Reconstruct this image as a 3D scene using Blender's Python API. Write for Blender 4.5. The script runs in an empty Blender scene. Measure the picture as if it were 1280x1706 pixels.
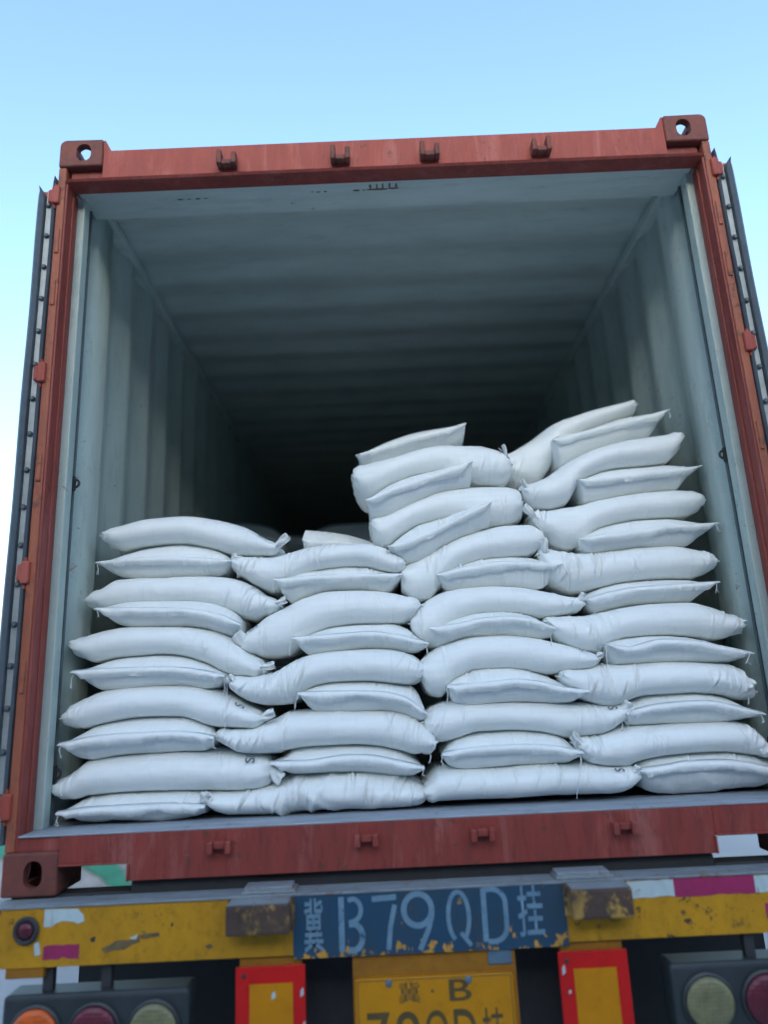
import bpy, bmesh, math, random
import numpy as np

SC = bpy.context.scene
COL = SC.collection
RAD = math.radians

# ------------------------------------------------------------------ camera
cam_d = bpy.data.cameras.new("camera")
cam = bpy.data.objects.new("camera", cam_d)
COL.objects.link(cam)
cam_d.sensor_fit = 'HORIZONTAL'
cam_d.sensor_width = 36.0
cam_d.lens = 33.247
cam_d.clip_start = 0.05
cam_d.clip_end = 2000.0
from mathutils import Matrix, Vector
PITCH, ROLL, YAW = 0.2497, -0.0463, -0.0056
fwd = Vector((-math.sin(YAW)*math.cos(PITCH), math.cos(YAW)*math.cos(PITCH), math.sin(PITCH)))
rgt = Vector((math.cos(YAW), math.sin(YAW), 0))
upv = rgt.cross(fwd)
r2 = rgt*math.cos(ROLL) + upv*math.sin(ROLL)
u2 = upv*math.cos(ROLL) - rgt*math.sin(ROLL)
cam.matrix_world = Matrix(((r2.x, u2.x, -fwd.x, -0.0781), (r2.y, u2.y, -fwd.y, -2.237),
                           (r2.z, u2.z, -fwd.z, 0.5209), (0, 0, 0, 1)))
cam_d.dof.use_dof = True
cam_d.dof.focus_distance = 2.45
cam_d.dof.aperture_fstop = (cam_d.lens/1000.0)/0.036
SC.camera = cam

# ------------------------------------------------------------------ sky, sun, exposure
SUN_ELEV, SUN_ROT = RAD(15), RAD(180)          # behind the camera, hidden by the warehouse added to shade the yard
w = bpy.data.worlds.new("World"); SC.world = w; w.use_nodes = True
nt = w.node_tree; nt.nodes.clear()
sky = nt.nodes.new('ShaderNodeTexSky'); sky.sky_type = 'NISHITA'; sky.sun_disc = False
sky.sun_elevation = SUN_ELEV; sky.sun_rotation = SUN_ROT
sky.air_density = 1.0; sky.dust_density = 2.6; sky.ozone_density = 1.5
tint = nt.nodes.new('ShaderNodeMix'); tint.data_type = 'RGBA'; tint.blend_type = 'MULTIPLY'
tint.inputs[0].default_value = 1.0; tint.inputs[7].default_value = (0.875, 0.95, 1.0, 1)
bg = nt.nodes.new('ShaderNodeBackground'); bg.inputs[1].default_value = 0.15
wo = nt.nodes.new('ShaderNodeOutputWorld')
nt.links.new(sky.outputs[0], tint.inputs[6]); nt.links.new(tint.outputs[2], bg.inputs[0])
nt.links.new(bg.outputs[0], wo.inputs[0])
sun_d = bpy.data.lights.new("sun", 'SUN'); sun_d.energy = 2.0; sun_d.angle = RAD(0.5)
sun_d.color = (1.0, 0.97, 0.93)
sun = bpy.data.objects.new("sun", sun_d); COL.objects.link(sun)
sdir = Vector((math.sin(SUN_ROT)*math.cos(SUN_ELEV), math.cos(SUN_ROT)*math.cos(SUN_ELEV), math.sin(SUN_ELEV)))
sun.rotation_euler = sdir.to_track_quat('Z', 'Y').to_euler()
sun.location = sdir*20
SC.view_settings.view_transform = 'Standard'; SC.view_settings.look = 'None'
SC.view_settings.exposure = 2.12; SC.view_settings.gamma = 1.0
SC.view_settings.use_curve_mapping = False
SC.cycles.max_bounces = 8; SC.cycles.diffuse_bounces = 6

# ------------------------------------------------------------------ materials
def new_mat(name):
    m = bpy.data.materials.new(name); m.use_nodes = True
    t = m.node_tree; t.nodes.clear()
    o = t.nodes.new('ShaderNodeOutputMaterial'); b = t.nodes.new('ShaderNodeBsdfPrincipled')
    t.links.new(b.outputs[0], o.inputs[0])
    return m, t, b
def N(t, kind, **kw):
    n = t.nodes.new(kind)
    for k, v in kw.items(): setattr(n, k, v)
    return n
def coords(t, scale=(1, 1, 1), loc=(0, 0, 0)):
    tc = N(t, 'ShaderNodeTexCoord'); mp = N(t, 'ShaderNodeMapping')
    mp.inputs['Scale'].default_value = scale; mp.inputs['Location'].default_value = loc
    t.links.new(tc.outputs['Object'], mp.inputs[0]); return mp.outputs[0]
def noise(t, vec, scale, detail=5, rough=.6, dist=0.0):
    n = N(t, 'ShaderNodeTexNoise'); n.inputs['Scale'].default_value = scale
    n.inputs['Detail'].default_value = detail; n.inputs['Roughness'].default_value = rough
    n.inputs['Distortion'].default_value = dist
    t.links.new(vec, n.inputs['Vector']); return n.outputs[0]
def ramp(t, fac, p0, p1):
    r = N(t, 'ShaderNodeMapRange'); r.inputs[1].default_value = p0; r.inputs[2].default_value = p1
    r.clamp = True; t.links.new(fac, r.inputs[0]); return r.outputs[0]
def mix(t, fac, a, b):
    m = N(t, 'ShaderNodeMix', data_type='RGBA')
    if isinstance(fac, float): m.inputs[0].default_value = fac
    else: t.links.new(fac, m.inputs[0])
    for i, c in ((6, a), (7, b)):
        if isinstance(c, tuple): m.inputs[i].default_value = c + (1,)
        else: t.links.new(c, m.inputs[i])
    return m.outputs[2]
def math_n(t, op, a, b):
    m = N(t, 'ShaderNodeMath', operation=op)
    for i, c in ((0, a), (1, b)):
        if isinstance(c, (int, float)): m.inputs[i].default_value = c
        else: t.links.new(c, m.inputs[i])
    return m.outputs[0]
def bump(t, b, h, strength, dist=.002):
    n = N(t, 'ShaderNodeBump'); n.inputs['Strength'].default_value = strength
    n.inputs['Distance'].default_value = dist
    t.links.new(h, n.inputs['Height']); t.links.new(n.outputs[0], b.inputs['Normal'])

def worn_paint(name, base, dark, rust, rust_lo=.62, rust_hi=.7, rough=.5, scale=6, streak=(1, 1, 1), chip=30, bmp=.25, fade=None, grime=.35):
    """painted steel: slow mottling, dirt streaks and rust or bare chips with an edge of their own"""
    m, t, b = new_mat(name)
    v = coords(t, streak); v1 = coords(t)
    c = mix(t, ramp(t, noise(t, v, scale, 6, .65), .35, .7), base, dark)
    if fade: c = mix(t, math_n(t, 'MULTIPLY', ramp(t, noise(t, coords(t, streak, (3.1, 1.7, .4)), scale*.8, 5, .7, .6), .52, .68), .75), c, fade)
    gr = ramp(t, noise(t, coords(t, tuple(q*1.7 for q in streak), (.7, 4.3, 2.2)), scale*2.2, 7, .75), .52, .74)
    c = mix(t, math_n(t, 'MULTIPLY', gr, grime), c, tuple(q*.35 for q in dark))
    spots = ramp(t, noise(t, v1, chip, 7, .7, .4), rust_lo, rust_hi)
    big = ramp(t, noise(t, v1, 4.5, 4, .6), .42, .6)
    c = mix(t, math_n(t, 'MULTIPLY', spots, big), c, rust)
    t.links.new(c, b.inputs['Base Color'])
    b.inputs['Specular IOR Level'].default_value = .28
    rr = N(t, 'ShaderNodeMapRange'); rr.inputs[3].default_value = rough-.12; rr.inputs[4].default_value = rough+.2
    t.links.new(noise(t, v1, 14, 5, .7), rr.inputs[0]); t.links.new(rr.outputs[0], b.inputs['Roughness'])
    bump(t, b, noise(t, v1, 60, 6, .7), bmp, .0015)
    return m
def flat_mat(name, col, rough=.5, metal=0.0, var=.25, scale=20, bmp=.1):
    m, t, b = new_mat(name)
    v = coords(t)
    d = tuple(max(0, c*(1-var)) for c in col)
    t.links.new(mix(t, ramp(t, noise(t, v, scale, 5, .65), .35, .7), col, d), b.inputs['Base Color'])
    b.inputs['Roughness'].default_value = rough; b.inputs['Metallic'].default_value = metal
    bump(t, b, noise(t, v, scale*4, 5, .7), bmp, .001)
    return m

M = {}
M['red'] = worn_paint('red_container_paint', (.37, .073, .048), (.28, .056, .042), (.13, .055, .03), rust_lo=.58, rust_hi=.66, streak=(3, 1, .4), fade=(.44, .13, .10))
M['red_sill'] = worn_paint('scuffed_red_sill_paint', (.29, .053, .040), (.20, .043, .036), (.10, .05, .03), rust_lo=.57, rust_hi=.65, streak=(3, 1, .5), fade=(.36, .12, .10), grime=.55)
M['red_post'] = worn_paint('red_post_paint', (.30, .062, .046), (.20, .046, .04), (.1, .05, .03), rust_lo=.58, rust_hi=.66, streak=(3, 3, .25), fade=(.33, .10, .09))
M['rusty_red'] = worn_paint('rusty_orange_paint', (.38, .12, .065), (.26, .075, .045), (.09, .05, .035), rust_lo=.5, rust_hi=.62, streak=(3, 3, .4))
M['casting'] = worn_paint('worn_casting_paint', (.24, .07, .05), (.14, .05, .042), (.08, .05, .04), rust_lo=.45, rust_hi=.6, rough=.6, chip=45, bmp=.5)
M['grey'] = worn_paint('grey_interior_paint', (.45, .53, .49), (.34, .41, .38), (.22, .14, .09), rust_lo=.60, rust_hi=.69, rough=.5, scale=3, streak=(1, 2.5, .5))
M['grey_roof'] = worn_paint('grey_roof_paint', (.56, .64, .60), (.44, .51, .48), (.22, .14, .09), rust_lo=.66, rust_hi=.72, rough=.5, scale=3, streak=(.4, 2, 1))
M['grey_dirty'] = worn_paint('scuffed_grey_steel', (.36, .41, .46), (.24, .27, .31), (.13, .10, .09), rust_lo=.56, rust_hi=.66, rough=.45, scale=9, streak=(.5, 3, 3), chip=22)
M['rubber'] = flat_mat('grey_rubber_gasket', (.10, .125, .145), .55)
M['strip'] = flat_mat('pale_aluminium_strip', (.38, .42, .42), .45, .2)
M['dark_steel'] = flat_mat('dark_dirty_steel', (.035, .037, .04), .65)
M['tyre'] = flat_mat('tyre_rubber', (.02, .02, .021), .8)
M['wood'] = worn_paint('worn_floor_boards', (.12, .10, .085), (.08, .07, .06), (.05, .04, .03), streak=(10, .6, 1), rough=.7)
M['yellow'] = worn_paint('chipped_yellow_paint', (.56, .27, .011), (.39, .19, .012), (.07, .045, .028), rust_lo=.575, rust_hi=.605, rough=.55, scale=10, streak=(1.2, 1, .8), chip=30, bmp=.5, grime=.6)
M['yellow_brown'] = worn_paint('dirty_yellow_brown_paint', (.36, .15, .012), (.25, .10, .012), (.08, .05, .03), rough=.55, scale=8)
M['buffer'] = worn_paint('rusty_brown_buffer', (.10, .062, .048), (.055, .04, .035), (.42, .25, .06), rust_lo=.50, rust_hi=.56, rough=.65, scale=8, chip=14, bmp=.6)
M['flange'] = worn_paint('bare_grey_flange', (.25, .29, .31), (.16, .18, .2), (.20, .11, .05), rust_lo=.55, rust_hi=.65, rough=.5, scale=9, streak=(.8, 3, 3), grime=.6)
M['pale_blue'] = worn_paint('faded_stencil_paint', (.17, .28, .36), (.11, .20, .28), (.02, .06, .13), rust_lo=.58, rust_hi=.68, rough=.6, scale=30, chip=38)
M['plate'] = worn_paint('yellow_plate_film', (.56, .235, .005), (.46, .19, .005), (.25, .13, .02), rust_lo=.66, rust_hi=.72, rough=.42, scale=8, bmp=.1)
M['plate_ink'] = flat_mat('plate_black_ink', (.10, .07, .02), .5)
M['board_red'] = worn_paint('red_reflective_film', (.60, .012, .010), (.48, .011, .010), (.30, .1, .1), rust_lo=.68, rust_hi=.72, rough=.35, scale=6, bmp=.05)
M['board_yellow'] = worn_paint('amber_reflective_film', (.58, .225, .003), (.48, .185, .003), (.4, .35, .25), rust_lo=.70, rust_hi=.73, rough=.35, scale=6, bmp=.05)
M['tape_white'] = worn_paint('white_reflective_tape', (.52, .62, .62), (.42, .50, .50), (.15, .13, .1), rust_lo=.6, rust_hi=.66, rough=.4, scale=12)
M['tape_red'] = worn_paint('magenta_reflective_tape', (.38, .03, .12), (.28, .03, .09), (.2, .08, .06), rust_lo=.62, rust_hi=.68, rough=.4, scale=12)
M['lens_orange'] = flat_mat('orange_lens', (.62, .13, .012), .25, var=.3)
M['lens_red'] = flat_mat('dark_red_lens', (.16, .018, .03), .25, var=.3)
M['lens_cream'] = flat_mat('cream_lens', (.34, .32, .19), .3, var=.25)
M['housing'] = flat_mat('dark_grey_housing', (.032, .041, .045), .5, var=.35, scale=9)
M['ink'] = flat_mat('faded_black_print', (.13, .16, .19), .6)
M['blue_tag'] = flat_mat('faded_blue_tag', (.10, .17, .23), .5)
M['green_net'] = flat_mat('green_dust_net', (.06, .30, .19), .8, var=.4, scale=5)
M['rubble'] = flat_mat('pale_rubble', (.42, .43, .42), .9, var=.5, scale=9, bmp=.8)
M['thread'] = flat_mat('white_thread', (.72, .73, .72), .8)

def lens_mat(name, col):
    m, t, b = new_mat(name)
    v = coords(t)
    d = tuple(q*.55 for q in col)
    c = mix(t, ramp(t, noise(t, v, 16, 6, .7), .4, .65), col, d)
    c = mix(t, math_n(t, 'MULTIPLY', ramp(t, noise(t, v, 40, 6, .7), .55, .75), .35), c, (.10, .095, .085))
    t.links.new(c, b.inputs['Base Color']); b.inputs['Roughness'].default_value = .38
    wv = N(t, 'ShaderNodeTexWave', wave_type='BANDS', bands_direction='X'); wv.inputs['Scale'].default_value = 32
    t.links.new(v, wv.inputs['Vector'])
    w2 = N(t, 'ShaderNodeTexWave', wave_type='BANDS', bands_direction='Z'); w2.inputs['Scale'].default_value = 32
    t.links.new(v, w2.inputs['Vector'])
    bump(t, b, math_n(t, 'ADD', wv.outputs[1], w2.outputs[1]), .25, .002)
    return m
for k_, c_ in (('lens_orange', (.75, .12, .006)), ('lens_red', (.13, .012, .028)), ('lens_cream', (.22, .205, .10))): M[k_] = lens_mat(k_, c_)
def sack_material():
    m, t, b = new_mat('white_woven_sack')
    v = coords(t, (3, 45, 45)); v1 = coords(t)
    c = mix(t, ramp(t, noise(t, v, 1.6, 5, .6), .3, .75), (.82, .85, .83), (.76, .79, .775))
    dirt = math_n(t, 'MULTIPLY', ramp(t, noise(t, v1, 7, 6, .65), .6, .78), .25)
    c = mix(t, dirt, c, (.55, .55, .52))
    # faint darker fold lines, crease shading painted into the cloth colour
    ln = math_n(t, 'MULTIPLY', ramp(t, noise(t, coords(t, (75, 4, 4), (1, 2, 3)), 1.7, 3, .55, .3), .60, .68), ramp(t, noise(t, v1, 6, 2, .5), .45, .6))
    c = mix(t, math_n(t, 'MULTIPLY', ln, .22), c, (.50, .54, .56))
    t.links.new(c, b.inputs['Base Color'])
    b.inputs['Roughness'].default_value = .42
    b.inputs['Specular IOR Level'].default_value = .35
    fine = math_n(t, 'MULTIPLY', noise(t, coords(t, (48, 5, 5)), 2.6, 3, .55, .4), math_n(t, 'MULTIPLY', ramp(t, noise(t, coords(t, (1, 1, 1), (2, 5, 1)), 5, 2, .5), .42, .62), 1.3))
    h = math_n(t, 'ADD', math_n(t, 'MULTIPLY', noise(t, coords(t, (1, 1, 1)), 20, 6, .6, .5), .9), fine)
    weave = math_n(t, 'MULTIPLY', noise(t, coords(t, (60, 260, 260)), 3, 2, .5), .25)
    bump(t, b, math_n(t, 'ADD', h, weave), .55, .004)
    return m
M['sack'] = sack_material()

def panel_material():
    m, t, b = new_mat('blue_number_panel')
    v1 = coords(t)
    c = mix(t, ramp(t, noise(t, coords(t, (2, 1, 1)), 9, 5, .65), .35, .7), (.009, .058, .115), (.018, .050, .082))
    # flaked lower edge: bare yellow paint shows where the blue has come away
    sep = N(t, 'ShaderNodeSeparateXYZ'); t.links.new(v1, sep.inputs[0])
    low = N(t, 'ShaderNodeMapRange'); low.inputs[1].default_value = PANEL_Z0-GZ+.05; low.inputs[2].default_value = PANEL_Z0-GZ
    low.inputs[3].default_value = -.04; low.inputs[4].default_value = .135; t.links.new(sep.outputs[2], low.inputs[0])
    n = math_n(t, 'ADD', noise(t, coords(t, (1.3, 1, .8)), 34, 4, .6), low.outputs[0])
    c = mix(t, ramp(t, n, .64, .67), c, (.55, .27, .03))
    grime = ramp(t, noise(t, v1, 5, 4, .6), .5, .75)
    c = mix(t, math_n(t, 'MULTIPLY', grime, .5), c, (.05, .05, .05))
    t.links.new(c, b.inputs['Base Color']); b.inputs['Roughness'].default_value = .5
    bump(t, b, n, .3, .001)
    return m
def ground_material():
    m, t, b = new_mat('pale_concrete_yard')
    v = coords(t)
    c = mix(t, ramp(t, noise(t, v, .6, 6, .6), .35, .7), (.40, .41, .41), (.31, .32, .32))
    c = mix(t, math_n(t, 'MULTIPLY', ramp(t, noise(t, v, 14, 6, .7), .5, .75), .5), c, (.2, .2, .19))
    t.links.new(c, b.inputs['Base Color']); b.inputs['Roughness'].default_value = .85
    bump(t, b, noise(t, v, 40, 6, .7), .5, .004)
    return m

# ------------------------------------------------------------------ mesh helpers
class MB:
    """collects shapes in one bmesh, links them as one object"""
    def __init__(s): s.bm = bmesh.new(); s.smooth = False; s.mi = 0
    def _fin(s, faces):
        for f in faces: f.material_index = s.mi
    def box(s, x0, x1, y0, y1, z0, z1, bev=0.0, seg=2):
        r = bmesh.ops.create_cube(s.bm, size=1)
        vs = r['verts']
        for v in vs:
            v.co = Vector(((x0+x1)/2+v.co.x*(x1-x0), (y0+y1)/2+v.co.y*(y1-y0), (z0+z1)/2+v.co.z*(z1-z0)))
        fs = {f for v in vs for f in v.link_faces}; s._fin(fs)
        if bev:
            es = list({e for v in vs for e in v.link_edges})
            q = bmesh.ops.bevel(s.bm, geom=es, offset=bev, segments=seg, affect='EDGES', profile=.5)
            s._fin(q['faces'])
        return s
    def prism(s, pts, axis, a0, a1):
        """polygon pts (2-D) extruded along axis 'x','y' or 'z' from a0 to a1"""
        def P(p, a):
            return {'x': (a, p[0], p[1]), 'y': (p[0], a, p[1]), 'z': (p[0], p[1], a)}[axis]
        A = [s.bm.verts.new(P(p, a0)) for p in pts]; B = [s.bm.verts.new(P(p, a1)) for p in pts]
        fs = [s.bm.faces.new(A), s.bm.faces.new(B[::-1])]
        n = len(pts)
        for i in range(n): fs.append(s.bm.faces.new((A[i], B[i], B[(i+1) % n], A[(i+1) % n])))
        s._fin(fs); return s
    def tube(s, pts, r, seg=8, cap=True):
        pts = [Vector(p) for p in pts]; rings = []
        rs = r if isinstance(r, (list, tuple)) else [r]*len(pts)
        for i, p in enumerate(pts):
            d = (pts[min(i+1, len(pts)-1)]-pts[max(i-1, 0)]).normalized()
            a = d.orthogonal().normalized() if i == 0 else (rings_a - d*rings_a.dot(d)).normalized()
            rings_a = a; b = d.cross(a)
            rings.append([s.bm.verts.new(p+(a*math.cos(2*math.pi*k/seg)+b*math.sin(2*math.pi*k/seg))*rs[i]) for k in range(seg)])
        fs = []
        for i in range(len(rings)-1):
            for k in range(seg): fs.append(s.bm.faces.new((rings[i][k], rings[i][(k+1) % seg], rings[i+1][(k+1) % seg], rings[i+1][k])))
        if cap: fs += [s.bm.faces.new(rings[0][::-1]), s.bm.faces.new(rings[-1])]
        s._fin(fs); return s
    def lathe(s, prof, c, axis='y', seg=40):
        """prof: (r, offset along axis) pairs, closed at both ends"""
        rings = []
        for r, o in prof:
            ring = []
            for k in range(seg):
                a = 2*math.pi*k/seg; p, q = r*math.cos(a), r*math.sin(a)
                co = (c[0]+p, c[1]+o, c[2]+q) if axis == 'y' else (c[0]+o, c[1]+p, c[2]+q)
                ring.append(s.bm.verts.new(co))
            rings.append(ring)
        fs = []
        for i in range(len(rings)-1):
            for k in range(seg): fs.append(s.bm.faces.new((rings[i][k], rings[i][(k+1) % seg], rings[i+1][(k+1) % seg], rings[i+1][k])))
        fs += [s.bm.faces.new(rings[0][::-1]), s.bm.faces.new(rings[-1])]
        s._fin(fs); return s
    def build(s, name, mat, parent=None, origin=None, smooth=False):
        bmesh.ops.recalc_face_normals(s.bm, faces=s.bm.faces)
        me = bpy.data.meshes.new(name); s.bm.to_mesh(me); s.bm.free()
        for m in (mat if isinstance(mat, (list, tuple)) else [mat]): me.materials.append(m)
        return link_mesh(name, me, parent, origin, smooth)
def root_of(o):
    while o.parent: o = o.parent
    return o
def link_mesh(name, me, parent=None, origin=None, smooth=False):
    """world-space mesh -> object; the mesh is re-based on the thing's own origin"""
    org = Vector(root_of(parent).location) if parent else Vector(origin or (0, 0, 0))
    me.transform(Matrix.Translation(-org))
    if smooth:
        me.polygons.foreach_set('use_smooth', [True]*len(me.polygons))
    o = bpy.data.objects.new(name, me); COL.objects.link(o)
    if parent: o.parent = parent
    else: o.location = org
    return o
def np_mesh(name, V, F, mat):
    me = bpy.data.meshes.new(name)
    me.from_pydata([tuple(v) for v in V.tolist()], [], F)
    me.materials.append(mat); me.update(); return me
def tag(o, label=None, cat=None, group=None, kind=None):
    if label: o['label'] = label
    if cat: o['category'] = cat
    if group: o['group'] = group
    if kind: o['kind'] = kind
    return o
def thing(name, loc, label, cat, group=None):
    o = bpy.data.objects.new(name, None); o.location = loc; COL.objects.link(o)
    o.empty_display_size = .2
    return tag(o, label, cat, group)
def glyph(name, ch, x0, x1, z0, z1, y, mat, parent, font_bold=0.0):
    """a flat character from the built-in font, fitted to a rectangle facing the viewer side (-y)"""
    cu = bpy.data.curves.new('glyph', 'FONT'); cu.body = ch; cu.offset = font_bold; cu.resolution_u = 6
    ob = bpy.data.objects.new('glyph', cu); COL.objects.link(ob)
    ev = ob.evaluated_get(bpy.context.evaluated_depsgraph_get())
    me = bpy.data.meshes.new_from_object(ev)
    COL.objects.unlink(ob); bpy.data.objects.remove(ob); bpy.data.curves.remove(cu)
    V = np.empty(len(me.vertices)*3); me.vertices.foreach_get('co', V); V = V.reshape(-1, 3)
    mn, mx = V.min(0), V.max(0)
    X = x0+(V[:, 0]-mn[0])/(mx[0]-mn[0])*(x1-x0); Z = z0+(V[:, 1]-mn[1])/(mx[1]-mn[1])*(z1-z0)
    me.vertices.foreach_set('co', np.stack([X, np.full_like(X, y), Z], 1).ravel())
    me.materials.clear(); me.materials.append(mat); me.update()
    return link_mesh(name, me, parent)
def strokes(name, lines, x0, x1, z0, z1, y, mat, parent):
    """stencil strokes (points in a unit box, width in metres), each a sliver of paint a little prouder than the last"""
    mb = MB()
    for i, (pts, wd) in enumerate(lines):
        P = [Vector((x0+p[0]*(x1-x0), z0+p[1]*(z1-z0))) for p in pts]
        L, R = [], []
        for k, p in enumerate(P):
            d = (P[min(k+1, len(P)-1)]-P[max(k-1, 0)]).normalized(); n = Vector((-d.y, d.x))*wd/2
            L.append(p+n); R.append(p-n)
        yy = y-.0004*i
        a = [mb.bm.verts.new((q.x, yy, q.y)) for q in L]; b = [mb.bm.verts.new((q.x, yy, q.y)) for q in R]
        for k in range(len(P)-1): mb.bm.faces.new((a[k], a[k+1], b[k+1], b[k]))
    return mb.build(name, mat, parent)

# ================================================================== ground
GZ = -1.35
def grid_sheet(x0, x1, y0, y1, nx, ny, fz):
    xs = np.linspace(x0, x1, nx); ys = np.linspace(y0, y1, ny)
    V = np.array([(x, y, fz(x, y)) for y in ys for x in xs])
    F = [(j*nx+i, j*nx+i+1, (j+1)*nx+i+1, (j+1)*nx+i) for j in range(ny-1) for i in range(nx-1)]
    return V, F
V, F = grid_sheet(-600, 600, -600, 600, 2, 2, lambda x, y: GZ)
tag(link_mesh('ground', np_mesh('ground', V, F, ground_material())), kind='structure')

# the warehouse is an unseen building added behind the viewer to block low light
WALL_Y, WALL_TOP = -12.0, 7.8
wh = thing('blocker', (0, WALL_Y, GZ), 'long grey warehouse added unseen behind the viewer to shade the yard', 'blocker')
MB().box(-30, 30, WALL_Y-12, WALL_Y, GZ, GZ+WALL_TOP).build('wall', [flat_mat('grey_render', (.12, .12, .12), .8)], wh)
MB().box(-30.3, 30.3, WALL_Y-12.3, WALL_Y+.3, GZ+WALL_TOP+.002, GZ+WALL_TOP+.25).build('roof', [flat_mat('roof_sheet', (.18, .2, .22), .5)], wh)
for x in (-14, -5, 5, 14): MB().box(x-2, x+2, WALL_Y+.003, WALL_Y+.06, GZ+.01, GZ+4.2).build('blocker_shutter', [flat_mat('blue_grey_shutter', (.12, .15, .18), .5)], wh)
def bumps(seed, n=14, fmin=.6, fmax=6):
    rs = random.Random(seed)
    W = [(rs.uniform(fmin, fmax), rs.uniform(0, 6.28), rs.uniform(0, 6.28)) for _ in range(n)]
    def f(x, y):
        s = 0
        for fr, a, ph in W: s += math.sin((x*math.cos(a)+y*math.sin(a))*fr+ph)/fr
        return s/3
    return f
hb = bumps(4); hb2 = bumps(9, 16, 2, 14)
HC = (-3.95, 7.25)
def heap_z(x, y):
    r = math.hypot((x-HC[0])/1.9, (y-HC[1])/1.6)
    return GZ-.03+.55*max(0, 1-r*r)*(1+.5*hb(x, y))+.10*hb2(x, y)*max(0, 1-r)
V, F = grid_sheet(HC[0]-2, HC[0]+2, HC[1]-1.7, HC[1]+1.7, 90, 80, heap_z)
tag(link_mesh('rubble_heap', np_mesh('rubble_heap', V, F, M['rubble']), origin=(HC[0], HC[1], GZ)),
    'pale grey rubble heap on the yard behind the container', 'rubble heap')
nb = bumps(21, 12, 1.5, 9)
mb = MB(); 
V, F = grid_sheet(HC[0]-1.7, HC[0]+1.5, HC[1]-1.5, HC[1]+1.4, 110, 100, lambda x, y: heap_z(x, y)+.035+.03*nb(x*1.4, y*1.4))
keep = []
for f in F:
    c = V[list(f)].mean(0)
    if math.sin((c[0]*.75+c[1]*.66)*9+nb(c[0], c[1])*6) > -.25+.55*max(0, c[0]-HC[0]): keep.append(f)
mb.bm.free()
net = link_mesh('dust_net', np_mesh('dust_net', V, keep, M['green_net']), origin=(HC[0], HC[1], GZ+.4))
tag(net, 'green dust netting draped in strips over the rubble heap', 'netting')
sm = net.modifiers.new('thick', 'SOLIDIFY'); sm.thickness = .006

# ================================================================== container
CO = Vector((0, 6, 0))
cont = thing('shipping_container', CO, 'open red shipping container with grey inside, loaded with white sacks', 'container')
H = 2.591; LEN = 12.192

def oval(w, h, n=10):
    """rounded slot outline w x h"""
    r = min(w, h)/2*.98; pts = []
    for cx, cy, a0 in ((w/2-r, h/2-r, 0), (-w/2+r, h/2-r, 90), (-w/2+r, -h/2+r, 180), (w/2-r, -h/2+r, 270)):
        for k in range(n+1):
            a = RAD(a0+90*k/n); pts.append((cx+r*math.cos(a), cy+r*math.sin(a)))
    return pts
def casting(sx, top):
    z0 = H-.118 if top else 0.0
    xa, xb = sorted((sx*1.219, sx*1.057)); cx = (xa+xb)/2; cz = z0+.059
    def tmp(mb):
        bmesh.ops.recalc_face_normals(mb.bm, faces=mb.bm.faces)
        me = bpy.data.meshes.new('cut'); mb.bm.to_mesh(me); mb.bm.free()
        o = bpy.data.objects.new('cut', me); COL.objects.link(o); return o
    mbx = MB(); ro = .026
    cor = lambda cx_, cz_, a0: [(cx_+ro*math.cos(RAD(a0+15*k)), cz_+ro*math.sin(RAD(a0+15*k))) for k in range(7)]
    o_ = sx*1.219
    if top: pr = cor(sx*(1.219-ro), z0+.118-ro, 0 if sx > 0 else 90)+([(xa, z0+.116), (xa, z0)] if sx > 0 else [])+[(xa, z0)]*(sx < 0)+([(xb, z0)])+([(xb, z0+.116)] if sx < 0 else [])
    else: pr = [(xa, z0), (xb, z0), (xb, z0+.118), (xa, z0+.118)]
    mbx.prism(pr, 'y', 0, .178)
    bmesh.ops.recalc_face_normals(mbx.bm, faces=mbx.bm.faces)
    bmesh.ops.bevel(mbx.bm, geom=[e for e in mbx.bm.edges if e.calc_face_angle(0) > .9], offset=.007, segments=3, affect='EDGES', profile=.5)
    body = tmp(mbx)
    cuts = [tmp(MB().box(xa+.026, xb-.026, .028, .15, z0+.026, z0+.092))]
    hx = sx*1.128
    cuts.append(tmp(MB().prism([(hx+p[0], cz+p[1]) for p in oval(.054, .074)], 'y', -.02, .05)))
    cuts.append(tmp(MB().prism([(.092+p[0], cz+p[1]) for p in oval(.064, .074)], 'x', sx*1.25 if sx < 0 else sx*1.19, sx*1.19 if sx < 0 else sx*1.25)))
    cuts.append(tmp(MB().prism([(cx+p[0], .089+p[1]) for p in oval(.064, .122)], 'z', z0+.08 if top else z0-.02, z0+.14 if top else z0+.04)))
    for c in cuts:
        md = body.modifiers.new('b', 'BOOLEAN'); md.object = c; md.operation = 'DIFFERENCE'; md.solver = 'EXACT'
    me = bpy.data.meshes.new_from_object(body.evaluated_get(bpy.context.evaluated_depsgraph_get()))
    for o in cuts+[body]: bpy.data.objects.remove(o)
    me.materials.clear(); me.materials.append(M['casting'])
    return link_mesh('corner_casting', me, cont)
for sx in (-1, 1):
    for top in (True, False): casting(sx, top)

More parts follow.
